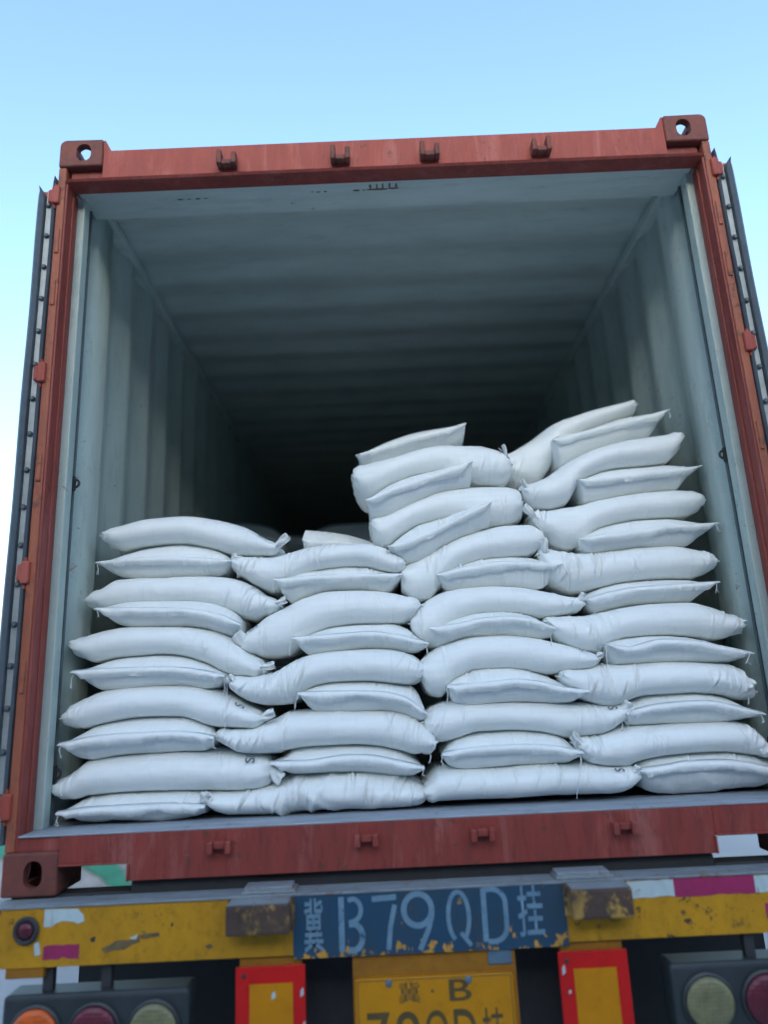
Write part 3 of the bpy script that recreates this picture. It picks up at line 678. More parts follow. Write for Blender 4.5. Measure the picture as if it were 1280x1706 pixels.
SACKS = [
('A1','long',.2826,[[-1.1044,1.1416],[-1.0896,1.1546],[-1.0371,1.1751],[-.9621,1.1946],[-.8261,1.2022],[-.6961,1.1823],[-.5999,1.1526],[-.511,1.0983],[-.4778,1.0741],[-.4625,1.0621]],[[-1.1037,1.1279],[-1.0869,1.1022],[-1.0329,1.0839],[-.958,1.0895],[-.8232,1.0946],[-.6944,1.0638],[-.5993,1.0369],[-.5111,1.0329],[-.4781,1.0381],[-.4626,1.0464]],None,[[-.4661,1.0537,-.4153,1.093,.0408]],[[-1.086,1.1273,-1.0953,1.13]]),
('A2','short',.2769,[[-1.108,1.0319],[-1.0803,1.044],[-1.0245,1.0659],[-.9509,1.0849],[-.8392,1.0932],[-.7269,1.0745],[-.652,1.0443],[-.6211,1.0162]],[[-1.1073,1.0186],[-1.0779,.9974],[-1.0204,.9772],[-.9463,.9672],[-.8356,.9643],[-.7249,.9614],[-.6512,.9712],[-.621,1.0029]],[[-1.0975,1.0203],[-1.0137,1.0274],[-.9403,1.0284],[-.83,1.0256],[-.7196,1.0161],[-.6157,1.0047]],[[-.6266,1.0133,-.5996,1.0247,.0362]],[[-1.0973,1.0159,-1.0954,.9749]]),
('A3','long',.2339,[[-1.1298,.8916],[-1.1075,.9119],[-1.0809,.9322],[-1.031,.9623],[-.9368,.9645],[-.7908,.9599],[-.6813,.9549],[-.6082,.9451],[-.5439,.9162],[-.4842,.8706],[-.4567,.8459]],[[-1.1292,.8809],[-1.1049,.8649],[-1.0765,.8509],[-1.0259,.8549],[-.9327,.8613],[-.7882,.8589],[-.6796,.8412],[-.6073,.8147],[-.5438,.7971],[-.4845,.8112],[-.4568,.829]],None,[[-.46,.8394,-.4178,.8546,.0334]],[]),
('A4','short',.1944,[[-1.07,.8547],[-1.0146,.8689],[-.9505,.8764],[-.7733,.8725],[-.7024,.863],[-.6313,.841],[-.5875,.81],[-.5688,.7844]],[[-1.0691,.8381],[-1.0112,.7984],[-.9465,.7831],[-.771,.7793],[-.7007,.7679],[-.6303,.7463],[-.5871,.7382],[-.5687,.7598]],[[-1.0594,.8431],[-.9051,.8361],[-.7652,.8277],[-.6397,.8015],[-.5637,.7655]],[],[[-1.057,.8369,-1.0478,.815]]),
('A5','long',.1745,[[-1.1518,.7391],[-1.1337,.7444],[-1.0777,.7682],[-.9798,.7842],[-.8397,.7819],[-.6994,.7653],[-.6292,.7418],[-.5756,.6989],[-.5306,.6607],[-.5021,.6355]],[[-1.1509,.7249],[-1.1309,.6999],[-1.0722,.6712],[-.975,.6808],[-.8365,.6826],[-.6973,.6463],[-.6278,.6094],[-.575,.5972],[-.5305,.5952],[-.5022,.6117]],None,[[-.5027,.621,-.45,.6298,.0327]],[[-1.1278,.7293,-1.1172,.6926],[-.4932,.616,-.4876,.5902]]),
('A6','short',.151,[[-1.117,.6422],[-1.0817,.6523],[-1.0425,.6662],[-.989,.6776],[-.893,.6831],[-.7904,.6765],[-.6875,.6443],[-.6472,.6229],[-.6111,.6038]],[[-1.116,.6265],[-1.0782,.5938],[-1.0374,.5746],[-.9838,.5721],[-.8888,.5775],[-.7876,.5768],[-.6861,.5646],[-.6465,.5705],[-.611,.5921]],[[-1.1057,.6332],[-1.0309,.6356],[-.8827,.6347],[-.7818,.6302],[-.6807,.614],[-.6055,.5972]],[],[[-1.1055,.6293,-1.1041,.5812],[-.6114,.5955,-.6047,.5379],[-.6035,.5951,-.6094,.4316]]),
('A7','long',.1341,[[-1.1427,.501],[-1.1285,.525],[-1.0887,.55],[-1.0227,.572],[-.9022,.58],[-.7672,.5778],[-.6597,.5576],[-.5842,.5254],[-.5309,.4926],[-.4955,.4682]],[[-1.141,.4763],[-1.1246,.4643],[-1.0829,.4549],[-1.017,.4651],[-.8981,.4806],[-.7645,.4746],[-.658,.4397],[-.5836,.4326],[-.5308,.4303],[-.4955,.4437]],None,[[-.4959,.4576,-.4468,.4801,.0386]],[]),
('A8','short',.1232,[[-1.1331,.414],[-1.1034,.4311],[-1.053,.4604],[-.9938,.4745],[-.8757,.4804],[-.7572,.477],[-.677,.4491],[-.6378,.4159]],[[-1.1321,.3993],[-1.0994,.3686],[-1.0471,.359],[-.9881,.3655],[-.8715,.373],[-.7544,.3733],[-.6757,.3716],[-.6376,.3975]],[[-1.1216,.4078],[-.995,.4259],[-.8653,.4292],[-.7679,.4285],[-.6701,.415],[-.6318,.406]],[],[[-1.1213,.4042,-1.1184,.3705],[-.6356,.4044,-.6329,.3777]]),
('A9','long',.1304,[[-1.1572,.2837],[-1.1332,.2971],[-1.1003,.3229],[-1.0616,.3522],[-.9445,.3672],[-.813,.3706],[-.6812,.3684],[-.5648,.3577],[-.5067,.3478],[-.4739,.3298],[-.4624,.3074]],[[-1.1563,.271],[-1.1299,.2483],[-1.095,.2396],[-1.0555,.2486],[-.9391,.2507],[-.8092,.2521],[-.679,.2464],[-.5642,.2413],[-.5068,.2459],[-.4742,.2625],[-.4626,.2819]],None,[[-.465,.2986,-.423,.2714,.0514]],[]),
('A10','short',.1197,[[-1.1252,.2074],[-1.0891,.2305],[-1.0259,.2471],[-.9299,.2535],[-.8013,.2532],[-.7009,.247],[-.6628,.2329]],[[-1.1243,.1951],[-1.0859,.1812],[-1.0215,.1697],[-.926,.1689],[-.7986,.1686],[-.6994,.1747],[-.662,.1835]],[[-1.1137,.2038],[-1.0139,.2133],[-.919,.2143],[-.7924,.2139],[-.6562,.2045]],[[-.6744,.2094,-.6562,.2423,.0512]],[[-1.1136,.202,-1.1108,.1725]]),
('B0','short',.503,[[-.3894,1.1792],[-.3414,1.1745],[-.2959,1.1675],[-.1745,1.1373],[-.0687,1.0909],[-.0225,1.0596]],[[-.3913,1.0644],[-.3438,1.0623],[-.2986,1.0602],[-.1774,1.0546],[-.0705,1.0497],[-.0231,1.0475]],[[-.3875,1.1197],[-.2574,1.1089],[-.0232,1.0499]],[],[]),
('B1','long',.2606,[[-.621,1.0293],[-.5948,1.0325],[-.5489,1.0304],[-.4812,1.0273],[-.4199,1.04],[-.354,1.0526],[-.2794,1.0581],[-.1675,1.0597],[-.0872,1.0403],[-.0273,1.0108],[-.0002,.9852]],[[-.6206,.985],[-.5944,.9597],[-.5488,.9248],[-.4819,.8978],[-.4214,.9103],[-.3559,.9465],[-.2816,.9695],[-.1707,.971],[-.0909,.9541],[-.0309,.936],[-.0017,.9566]],None,[],[[-.6035,.9686,-.5906,.9449]]),
('B2','short',.2544,[[-.4655,.9351],[-.4266,.9507],[-.4115,.9565],[-.3531,.9691],[-.243,.9749],[-.133,.9721],[-.0628,.9492],[-.0056,.9314]],[[-.4655,.9221],[-.4276,.8602],[-.4127,.8553],[-.3549,.8719],[-.2456,.884],[-.1365,.8833],[-.0662,.8758],[-.0061,.9205]],[[-.4616,.9245],[-.3148,.9307],[-.1914,.9315],[-.1064,.9276],[-.0065,.923]],[],[[-.4595,.9244,-.473,.8831],[-.0108,.9232,-.0088,.8831]]),
('B3','long',.2064,[[-.5739,.7213],[-.5573,.7431],[-.4947,.8004],[-.4232,.8368],[-.3618,.8656],[-.2643,.8845],[-.1715,.8823],[-.0643,.869],[-.0083,.8516],[.0266,.8331],[.0427,.8219]],[[-.5737,.6927],[-.5572,.6838],[-.4952,.6647],[-.425,.6697],[-.3644,.7077],[-.2679,.7486],[-.1759,.7568],[-.0696,.754],[-.0131,.7577],[.0238,.783],[.042,.8093]],None,[[-.5554,.7028,-.5895,.7418,.0529]],[]),
('B4','short',.1787,[[-.3939,.7202],[-.3694,.7231],[-.3345,.7336],[-.2789,.7493],[-.1741,.7568],[-.0695,.7561],[-.0008,.7367],[.0382,.7026],[.0654,.6792]],[[-.3941,.7061],[-.3701,.6769],[-.3359,.6594],[-.2811,.6589],[-.1772,.6702],[-.0737,.6655],[-.0053,.6524],[.0356,.6565],[.0648,.6692]],[[-.3908,.7121],[-.2776,.715],[-.14,.7187],[-.0375,.7041],[.0637,.6736]],[],[[-.3908,.7101,-.4002,.6585],[.0616,.6718,.0593,.6436]]),
('B5','long',.1348,[[-.5988,.5954],[-.5769,.5964],[-.5371,.5946],[-.4674,.6031],[-.4013,.6353],[-.361,.6511],[-.3207,.6611],[-.2443,.6675],[-.1418,.6688],[-.0656,.6654],[-.0062,.6489],[.0263,.6219],[.0389,.5978]],[[-.5986,.5645],[-.5766,.5404],[-.537,.5157],[-.4679,.5011],[-.4029,.502],[-.363,.527],[-.323,.5502],[-.2473,.5622],[-.146,.5615],[-.0709,.5523],[-.0117,.5458],[.0228,.5597],[.038,.5823]],None,[[-.5806,.5769,-.6011,.5967,.0343]],[]),
('B6','short',.1353,[[-.371,.5369],[-.3552,.5419],[-.3214,.5576],[-.2461,.5677],[-.1119,.5636],[-.0395,.5507],[.0072,.539],[.0329,.5055],[.0458,.4595]],[[-.3712,.5236],[-.3558,.502],[-.323,.476],[-.2489,.4689],[-.116,.4686],[-.0442,.4579],[.0017,.4389],[.0284,.4284],[.0445,.437]],[[-.368,.5311],[-.2124,.5279],[-.0998,.5209],[-.0287,.5027],[.0439,.449]],[],[[-.3681,.5292,-.3753,.481]]),
('B7','long',.1239,[[-.6397,.4207],[-.6145,.427],[-.5814,.4293],[-.5289,.4307],[-.4488,.457],[-.4076,.474],[-.3156,.4756],[-.2158,.473],[-.116,.4704],[-.0497,.4637],[.0079,.4423],[.0391,.4091],[.0638,.3671]],[[-.6395,.4095],[-.6141,.3917],[-.5809,.3644],[-.5287,.3529],[-.4496,.3513],[-.4089,.3605],[-.3179,.3675],[-.2192,.3649],[-.1208,.3569],[-.0557,.3429],[.0014,.3275],[.0346,.3334],[.063,.3542]],None,[[-.6137,.4151,-.6371,.4169,.0192],[.0472,.3691,.0646,.3547,.0235]],[[.053,.3573,.0452,.3009]]),
('B8','short',.1278,[[-.4595,.3252],[-.4288,.3384],[-.3958,.3625],[-.336,.3709],[-.2185,.3675],[-.1204,.3613],[-.05,.3435],[-.0053,.3178],[.0257,.2892]],[[-.4596,.3125],[-.4292,.2931],[-.3968,.2827],[-.3377,.2819],[-.2213,.2785],[-.1242,.2724],[-.054,.2639],[-.0083,.2637],[.0249,.2766]],[[-.4556,.3219],[-.3475,.3207],[-.2182,.3311],[-.1538,.3283],[-.0579,.3078],[.0243,.2863]],[],[[.0224,.2864,.0151,.2664]]),
('B9','long',.1221,[[-.6711,.2381],[-.6388,.242],[-.593,.2418],[-.4691,.2542],[-.4097,.2714],[-.3521,.2797],[-.2218,.2794],[-.092,.2682],[-.0276,.2545],[.0055,.2315],[.0232,.2075]],[[-.6706,.2131],[-.6379,.1816],[-.5924,.169],[-.4695,.1689],[-.4108,.1716],[-.354,.1726],[-.2253,.1705],[-.0967,.1666],[-.0322,.1673],[.0026,.1799],[.0226,.1968]],None,[[-.6488,.2167,-.6754,.2358,.0555],[.0183,.2049,.0274,.2118,.0192]],[]),
('C0','short',.5141,[[-.1678,1.4793],[-.1094,1.5133],[-.0131,1.5536],[.1009,1.5827],[.2117,1.5934],[.2948,1.6002]],[[-.1683,1.4637],[-.1123,1.4403],[-.0176,1.4592],[.0959,1.4957],[.2062,1.5116],[.2896,1.5287]],[[-.1672,1.4629],[-.0753,1.4897],[.0972,1.5364],[.2075,1.5601],[.2909,1.5826]],[],[]),
('C1','long',.3283,[[-.1687,1.3694],[-.117,1.3889],[-.021,1.4089],[.0855,1.4407],[.1679,1.4541],[.2868,1.451],[.3939,1.4188],[.4309,1.3901]],[[-.171,1.302],[-.1224,1.2519],[-.0265,1.2928],[.0788,1.324],[.1598,1.3275],[.2749,1.2932],[.3821,1.281],[.4241,1.3127]],None,[[.4193,1.3741,.4025,1.4206,.0185]],[[.4209,1.3769,.4237,1.3255],[.4084,1.3919,.3881,1.4135]]),
('C2','short',.2841,[[-.1308,1.2218],[-.1145,1.2397],[-.0612,1.2792],[.042,1.3167],[.1427,1.3381],[.2158,1.3489],[.2775,1.3555]],[[-.1314,1.208],[-.1174,1.1659],[-.0665,1.1612],[.0357,1.2002],[.1364,1.2396],[.2091,1.2526],[.2705,1.2637]],[[-.1306,1.2081],[-.0291,1.2494],[.0726,1.2794],[.1727,1.3098],[.2736,1.3426]],[],[]),
('C3','long',.2968,[[-.1075,1.1516],[-.0617,1.1726],[.0027,1.1999],[.0719,1.227],[.1736,1.26],[.2764,1.2693],[.34,1.2687],[.4054,1.2633],[.4541,1.2492]],[[-.1089,1.1171],[-.0671,1.0513],[-.0031,1.0871],[.0659,1.1228],[.1654,1.1366],[.2648,1.1159],[.3265,1.1039],[.3921,1.1123],[.4437,1.1376]],None,[],[]),
('C4','short',.2557,[[-.0566,1.0371],[-.0338,1.0604],[.0229,1.1003],[.0634,1.1209],[.1614,1.1435],[.2291,1.1676],[.2853,1.181],[.3302,1.1903]],[[-.0573,1.0216],[-.0366,1.0008],[.0164,.9786],[.0556,.9834],[.1546,1.0406],[.2218,1.0665],[.2779,1.0863],[.3226,1.0977]],[[-.0571,1.0254],[.0257,1.0457],[.1565,1.0995],[.2577,1.1462],[.3256,1.1769]],[],[]),
('C5','long',.2591,[[-.0056,.9653],[.0368,.9854],[.0909,1.014],[.1382,1.0363],[.1947,1.0606],[.2913,1.0877],[.3896,1.1035],[.4626,1.1046],[.5124,1.0729]],[[-.0104,.8717],[.0287,.8376],[.0802,.8374],[.1283,.8827],[.1862,.9389],[.282,.9698],[.3786,.9786],[.4511,.9841],[.5068,1.0171]],None,[],[]),
('C6','short',.2503,[[.1121,.9253],[.1318,.9309],[.1543,.9451],[.1943,.9629],[.2801,.9852],[.3755,.9874],[.472,.9786],[.5137,.9635],[.5572,.9462]],[[.1113,.9123],[.1286,.8814],[.1489,.8654],[.1874,.8658],[.2712,.8727],[.365,.8684],[.4604,.8598],[.5038,.8664],[.5556,.931]],[[.1098,.9149],[.2415,.9411],[.336,.9497],[.4317,.9453],[.55,.9334]],[],[[.1098,.9149,.0997,.8648],[.5478,.9335,.5464,.9018]]),
('C7','long',.2071,[[.017,.773],[.0509,.8174],[.1033,.8487],[.1443,.8616],[.1976,.8698],[.274,.8727],[.3854,.8655],[.4955,.8456],[.5733,.823],[.6172,.8021]],[[.0149,.7358],[.0433,.6852],[.0916,.6626],[.1346,.718],[.1892,.7527],[.2658,.77],[.3763,.765],[.4859,.7517],[.5664,.7605],[.6156,.7875]],None,[[.6003,.792,.6167,.8247,.0375]],[]),
('C8','short',.1807,[[.0728,.7315],[.0939,.7407],[.151,.7667],[.2345,.7814],[.317,.7817],[.3962,.7678],[.4612,.7383],[.4957,.7144]],[[.072,.7194],[.0892,.6662],[.1449,.6778],[.2276,.6921],[.3094,.6925],[.3886,.6869],[.4551,.6778],[.4923,.6822]],[[.0709,.7234],[.1729,.7328],[.2553,.7472],[.3369,.7496],[.4172,.7378],[.489,.7044]],[],[[.474,.6771,.4714,.6349]]),
('C9','long',.1446,[[.0383,.6139],[.058,.6406],[.1062,.6701],[.1475,.6822],[.2253,.6946],[.3064,.695],[.3847,.6874],[.4741,.6694],[.5388,.6505],[.5947,.6282],[.6287,.6089]],[[.0357,.569],[.0509,.5219],[.0955,.5045],[.138,.545],[.2165,.5804],[.2968,.5826],[.3742,.5752],[.4628,.5595],[.5291,.5624],[.5879,.5695],[.6268,.5932]],None,[[.6118,.5989,.6337,.6186,.028]],[]),
('C10','short',.1244,[[.1129,.5399],[.1316,.5544],[.1584,.5723],[.2131,.591],[.2925,.5952],[.3687,.586],[.43,.5659],[.4899,.5363],[.5265,.5118],[.5681,.4985]],[[.1117,.5209],[.127,.4881],[.1517,.4775],[.2038,.4696],[.2824,.4773],[.3586,.4777],[.4205,.4711],[.4822,.4646],[.5215,.4666],[.5668,.4872]],[[.1103,.5303],[.1804,.5328],[.2565,.5369],[.3346,.541],[.4114,.53],[.4869,.5096],[.5609,.495]],[],[[.1102,.5284,.1086,.4874]]),
('C11','long',.1345,[[.042,.448],[.0626,.4641],[.0971,.4796],[.1428,.4852],[.2215,.4817],[.3121,.4795],[.4163,.4748],[.5195,.4626],[.6133,.4546],[.6522,.451],[.6836,.4495],[.7047,.4448]],[[.0389,.3955],[.057,.3723],[.0893,.3597],[.1344,.3652],[.214,.3858],[.3038,.3855],[.4064,.3754],[.5078,.356],[.6022,.3629],[.6427,.3742],[.6771,.3989],[.702,.4241]],None,[[.6739,.424,.7025,.4567,.0472]],[[.6718,.3969,.6689,.3699],[.6801,.402,.6927,.3761]]),
('C12','short',.1272,[[.0834,.3248],[.1019,.3423],[.1345,.3683],[.1917,.3842],[.2482,.3891],[.3504,.3846],[.4516,.3708],[.4975,.3485],[.5285,.316]],[[.0826,.3121],[.0987,.2951],[.1284,.2811],[.1835,.2768],[.2391,.278],[.3407,.2807],[.4421,.2798],[.4899,.2795],[.5261,.2942]],[[.0815,.3233],[.1661,.3358],[.2406,.3397],[.3415,.3388],[.4172,.3337],[.5214,.311]],[[.523,.313,.5074,.3621,.0299]],[[.0815,.3233,.0802,.2848],[.5134,.3077,.5106,.2729],[.5172,.3075,.5018,.1782]]),
('C13','long',.1212,[[.0261,.2253],[.0467,.2495],[.0714,.2773],[.1273,.2803],[.2922,.2784],[.4192,.28],[.5378,.2748],[.6496,.2626],[.6876,.2591],[.7069,.2455]],[[.0244,.1968],[.0427,.1854],[.0652,.1808],[.1204,.1819],[.2836,.1801],[.4093,.1834],[.5269,.18],[.6394,.1822],[.6794,.1964],[.7035,.2205]],None,[[.6838,.2378,.7025,.2599,.0427]],[]),
('D0','long',.484,[[.4444,1.4454],[.4912,1.4718],[.5697,1.5179],[.6366,1.5649],[.676,1.5842],[.7534,1.6072],[.8461,1.6296],[.9335,1.647],[1.0037,1.6652]],[[.437,1.3608],[.4776,1.3232],[.551,1.3249],[.6169,1.3729],[.6627,1.4586],[.7431,1.515],[.8369,1.5528],[.9254,1.5831],[.9966,1.6118]],None,[],[]),
('D1','short',.4089,[[.6168,1.472],[.6253,1.4843],[.6555,1.4981],[.731,1.5073],[.8482,1.5402],[.9653,1.5682],[1.0261,1.5705],[1.0922,1.5752]],[[.615,1.4543],[.6122,1.3591],[.6422,1.3727],[.7197,1.4066],[.8357,1.4389],[.9515,1.4638],[1.0128,1.4736],[1.0892,1.5546]],[[.6092,1.4531],[.7212,1.478],[.8364,1.5054],[.9515,1.5279],[1.0805,1.5602]],[],[[1.0781,1.5603,1.0856,1.5227]]),
('D2','long',.3074,[[.4685,1.2612],[.5064,1.276],[.5707,1.3017],[.6448,1.3511],[.7007,1.3776],[.7684,1.4036],[.8497,1.4242],[.9537,1.439],[1.0431,1.4471],[1.0962,1.4446]],[[.4647,1.2211],[.4966,1.1751],[.5572,1.1699],[.627,1.1877],[.6877,1.2628],[.7555,1.2954],[.8359,1.3157],[.9379,1.3229],[1.0264,1.3308],[1.0915,1.4129]],None,[[.4766,1.2431,.4563,1.2725,.0252]],[[1.0758,1.4304,1.0752,1.4073],[.4645,1.2495,.4627,1.2746]]),
('D3','short',.3075,[[.6643,1.2713],[.6784,1.2754],[.6973,1.2816],[.7898,1.313],[.8987,1.3247],[1.0041,1.3269],[1.0693,1.3191],[1.1045,1.3102],[1.1329,1.3017]],[[.6627,1.2571],[.6725,1.2237],[.6868,1.1903],[.7757,1.1978],[.8836,1.2115],[.9887,1.2184],[1.0549,1.2224],[1.0977,1.2653],[1.1314,1.2922]],[[.6563,1.257],[.7759,1.2608],[.8829,1.2699],[1.0241,1.2798],[1.1204,1.2894]],[],[]),
('D4','long',.292,[[.4934,1.1503],[.5191,1.1607],[.5599,1.1634],[.6215,1.1722],[.6738,1.1767],[.7247,1.1883],[.81,1.2031],[.9178,1.2145],[1.0247,1.2189],[1.0892,1.2112],[1.1313,1.1764]],[[.4901,1.1158],[.5107,1.0759],[.5469,1.0379],[.6037,1.0081],[.6559,1.0193],[.7101,1.0644],[.7961,1.0925],[.9027,1.1036],[1.0082,1.1056],[1.0745,1.1141],[1.1281,1.1556]],None,[[.4923,1.1338,.4503,1.1662,.0387]],[[1.1092,1.1595,1.1127,1.1383],[.4913,1.1197,.5169,1.0666]]),
('D5','short',.2657,[[.6358,1.0339],[.6547,1.0465],[.6851,1.063],[.7673,1.0885],[.8882,1.1033],[.9918,1.103],[1.0583,1.0909],[1.1065,1.0751],[1.1407,1.069]],[[.634,1.0184],[.6491,.9977],[.6753,.9788],[.7543,.984],[.8733,.994],[.9761,.996],[1.0444,.9995],[1.0998,1.0326],[1.1389,1.0578]],[[.628,1.0223],[.7359,1.0372],[.839,1.0458],[.9753,1.0572],[1.128,1.0591]],[],[[.6301,1.0222,.6255,.9852],[1.1262,1.0614,1.1357,1.0276]]),
('D6','long',.2511,[[.4973,1.0048],[.5219,1.0103],[.5687,.9993],[.6285,.9877],[.6892,.9849],[.7704,.99],[.8741,.9985],[.9766,.9983],[1.0422,.9841],[1.0994,.9594],[1.1196,.9364]],[[.4936,.9674],[.5105,.8987],[.5541,.8621],[.6121,.8422],[.6732,.8502],[.7545,.8637],[.8569,.872],[.9585,.8739],[1.0256,.8751],[1.089,.894],[1.1172,.9211]],None,[[.5132,.989,.4989,1.0284,.0404]],[]),
('D7','short',.2302,[[.6221,.8071],[.6369,.8254],[.6618,.8391],[.7105,.856],[.8203,.8681],[.9163,.8701],[1.0156,.8656],[1.0586,.855],[1.0917,.8493]],[[.6204,.7924],[.6313,.7772],[.6524,.7595],[.6996,.7678],[.8094,.7859],[.9042,.7858],[1.0034,.7855],[1.0516,.8107],[1.09,.8387]],[[.6146,.8001],[.6984,.8192],[.7988,.8335],[.9295,.8381],[1.0793,.8418]],[],[[1.0775,.844,1.0731,.8049]]),
('D8','long',.1718,[[.482,.7482],[.505,.7512],[.5445,.7535],[.6061,.7507],[.6543,.7568],[.7028,.7648],[.7619,.7745],[.8874,.7832],[.9845,.7809],[1.0557,.759],[1.1009,.7323],[1.132,.7084],[1.1452,.7017]],[[.4791,.7197],[.4974,.6784],[.5333,.6505],[.5915,.6239],[.6381,.6218],[.6884,.6496],[.7477,.665],[.8709,.6675],[.9662,.6611],[1.0381,.6498],[1.0882,.6556],[1.1272,.6801],[1.1435,.6916]],None,[[1.1217,.6928,1.1368,.7047,.0196]],[[1.1273,.6986,1.1198,.6602]]),
('D9','short',.142,[[.6504,.6483],[.6711,.6533],[.6961,.66],[.747,.6657],[.8418,.6673],[.9371,.659],[1.0284,.6391],[1.0746,.6153],[1.1239,.5993]],[[.6488,.6346],[.6638,.5947],[.6859,.5801],[.7357,.5798],[.8293,.5794],[.9246,.5771],[1.0174,.5709],[1.0671,.5706],[1.1216,.5857]],[[.6422,.6411],[.7198,.6279],[.8294,.6463],[.9278,.6399],[1.0141,.6204],[1.1104,.5927]],[],[[.6434,.6352,.6414,.5788],[1.1091,.5967,1.094,.5603]]),
('D10','long',.1256,[[.499,.5671],[.5212,.57],[.5731,.5715],[.6278,.5807],[.6696,.5807],[.7253,.5802],[.781,.5796],[.8983,.5782],[1.0029,.5715],[1.0619,.5669],[1.0975,.542],[1.1158,.4988]],[[.4957,.5363],[.5145,.5086],[.5623,.4779],[.6127,.4548],[.6527,.4454],[.7098,.4618],[.7669,.4763],[.8835,.4787],[.9869,.4722],[1.0441,.4601],[1.0815,.4489],[1.1072,.4496]],None,[[1.076,.5194,1.0958,.4842,.0555]],[[1.0869,.4583,1.0835,.4344],[.4934,.549,.498,.5599]]),
('D11','short',.1321,[[.6834,.431],[.6975,.4492],[.7229,.4632],[.7881,.4811],[.8806,.4826],[.9679,.4749],[1.0395,.4565],[1.0927,.424],[1.1224,.4039]],[[.6806,.4087],[.6898,.3896],[.7122,.383],[.7743,.3821],[.8656,.3818],[.953,.3816],[1.0273,.3838],[1.0869,.3905],[1.1207,.3946]],[[.6741,.4209],[.7791,.4403],[.8651,.4458],[.9349,.4464],[1.0344,.427],[1.1092,.4014]],[],[[1.1053,.4016,1.1015,.3763],[.6894,.4202,.7001,.4385]]),
('D12','long',.1193,[[.5251,.3542],[.5467,.357],[.5758,.3575],[.6355,.3697],[.6876,.3822],[.7287,.3841],[.8394,.3828],[.9543,.3833],[1.0396,.3814],[1.0976,.3565],[1.1197,.3167],[1.1282,.2888]],[[.5214,.3213],[.5394,.2931],[.5661,.2755],[.6223,.264],[.6719,.2618],[.7139,.2744],[.8257,.2895],[.94,.2935],[1.024,.288],[1.0836,.2762],[1.1119,.2731],[1.1263,.2779]],None,[[.5316,.3387,.4966,.3685,.0362],[1.0973,.3244,1.1112,.285,.0511]],[]),
('D13','short',.1311,[[.7007,.2554],[.7203,.2726],[.7485,.2822],[.7956,.2892],[.9103,.2969],[1.0231,.2919],[1.105,.2755],[1.1477,.2464],[1.1678,.2202]],[[.6981,.2356],[.7109,.2028],[.7352,.1857],[.7797,.1784],[.8914,.1752],[1.0036,.1756],[1.0876,.1772],[1.138,.1929],[1.1662,.2113]],[[.6914,.2492],[.7814,.256],[.8661,.2648],[.9515,.2645],[1.0336,.2555],[1.1542,.2198]],[],[]),
('G1','long',2.3064,[[-1.2713,1.6353],[-1.1321,1.6535],[-1.0125,1.6644],[-.8928,1.6506],[-.7932,1.6132],[-.7144,1.5362]],[[-1.2678,1.4528],[-1.1297,1.4464],[-1.0113,1.441],[-.893,1.4355],[-.7944,1.431],[-.7155,1.4274]],None,[],[]),
('G2','short',2.5031,[[-.7682,1.6032],[-.7186,1.6093],[-.6567,1.6065],[-.5868,1.5863]],[[-.7697,1.4438],[-.7205,1.4415],[-.6591,1.4387],[-.5895,1.4355]],[[-.7651,1.543],[-.5852,1.5221]],[],[]),
('G3','long',2.374,[[-.5009,1.6153],[-.4193,1.6448],[-.2976,1.6516],[-.0953,1.6464],[.106,1.6205],[.2641,1.5592]],[[-.5063,1.3698],[-.4266,1.3662],[-.307,1.3607],[-.1079,1.3515],[.0911,1.3424],[.2503,1.3351]],None,[],[]),
('G4','short',.5806,[[-.6676,.8555],[-.6437,.8639],[-.5957,.8665],[-.5357,.859],[-.4879,.8473]],[[-.667,.7653],[-.6432,.7502],[-.5957,.748],[-.5362,.7594],[-.4886,.762]],[[-.6621,.81],[-.4846,.802]],[],[]),
('G5','short',.5047,[[-.6048,.6839],[-.5703,.696],[-.5012,.7019],[-.4321,.6988],[-.3979,.6791]],[[-.6047,.5988],[-.5704,.5883],[-.5021,.5853],[-.4336,.5911],[-.3992,.5984]],[[-.6,.6423],[-.3958,.6331]],[],[]),
('G6','short',.5109,[[.0309,.7284],[.0546,.7365],[.1243,.7379],[.1935,.7302],[.2269,.7103]],[[.0247,.6153],[.0468,.6008],[.1154,.5977],[.1846,.6036],[.2199,.6155]],[[.0267,.6679],[.2205,.6592]],[],[]),
]
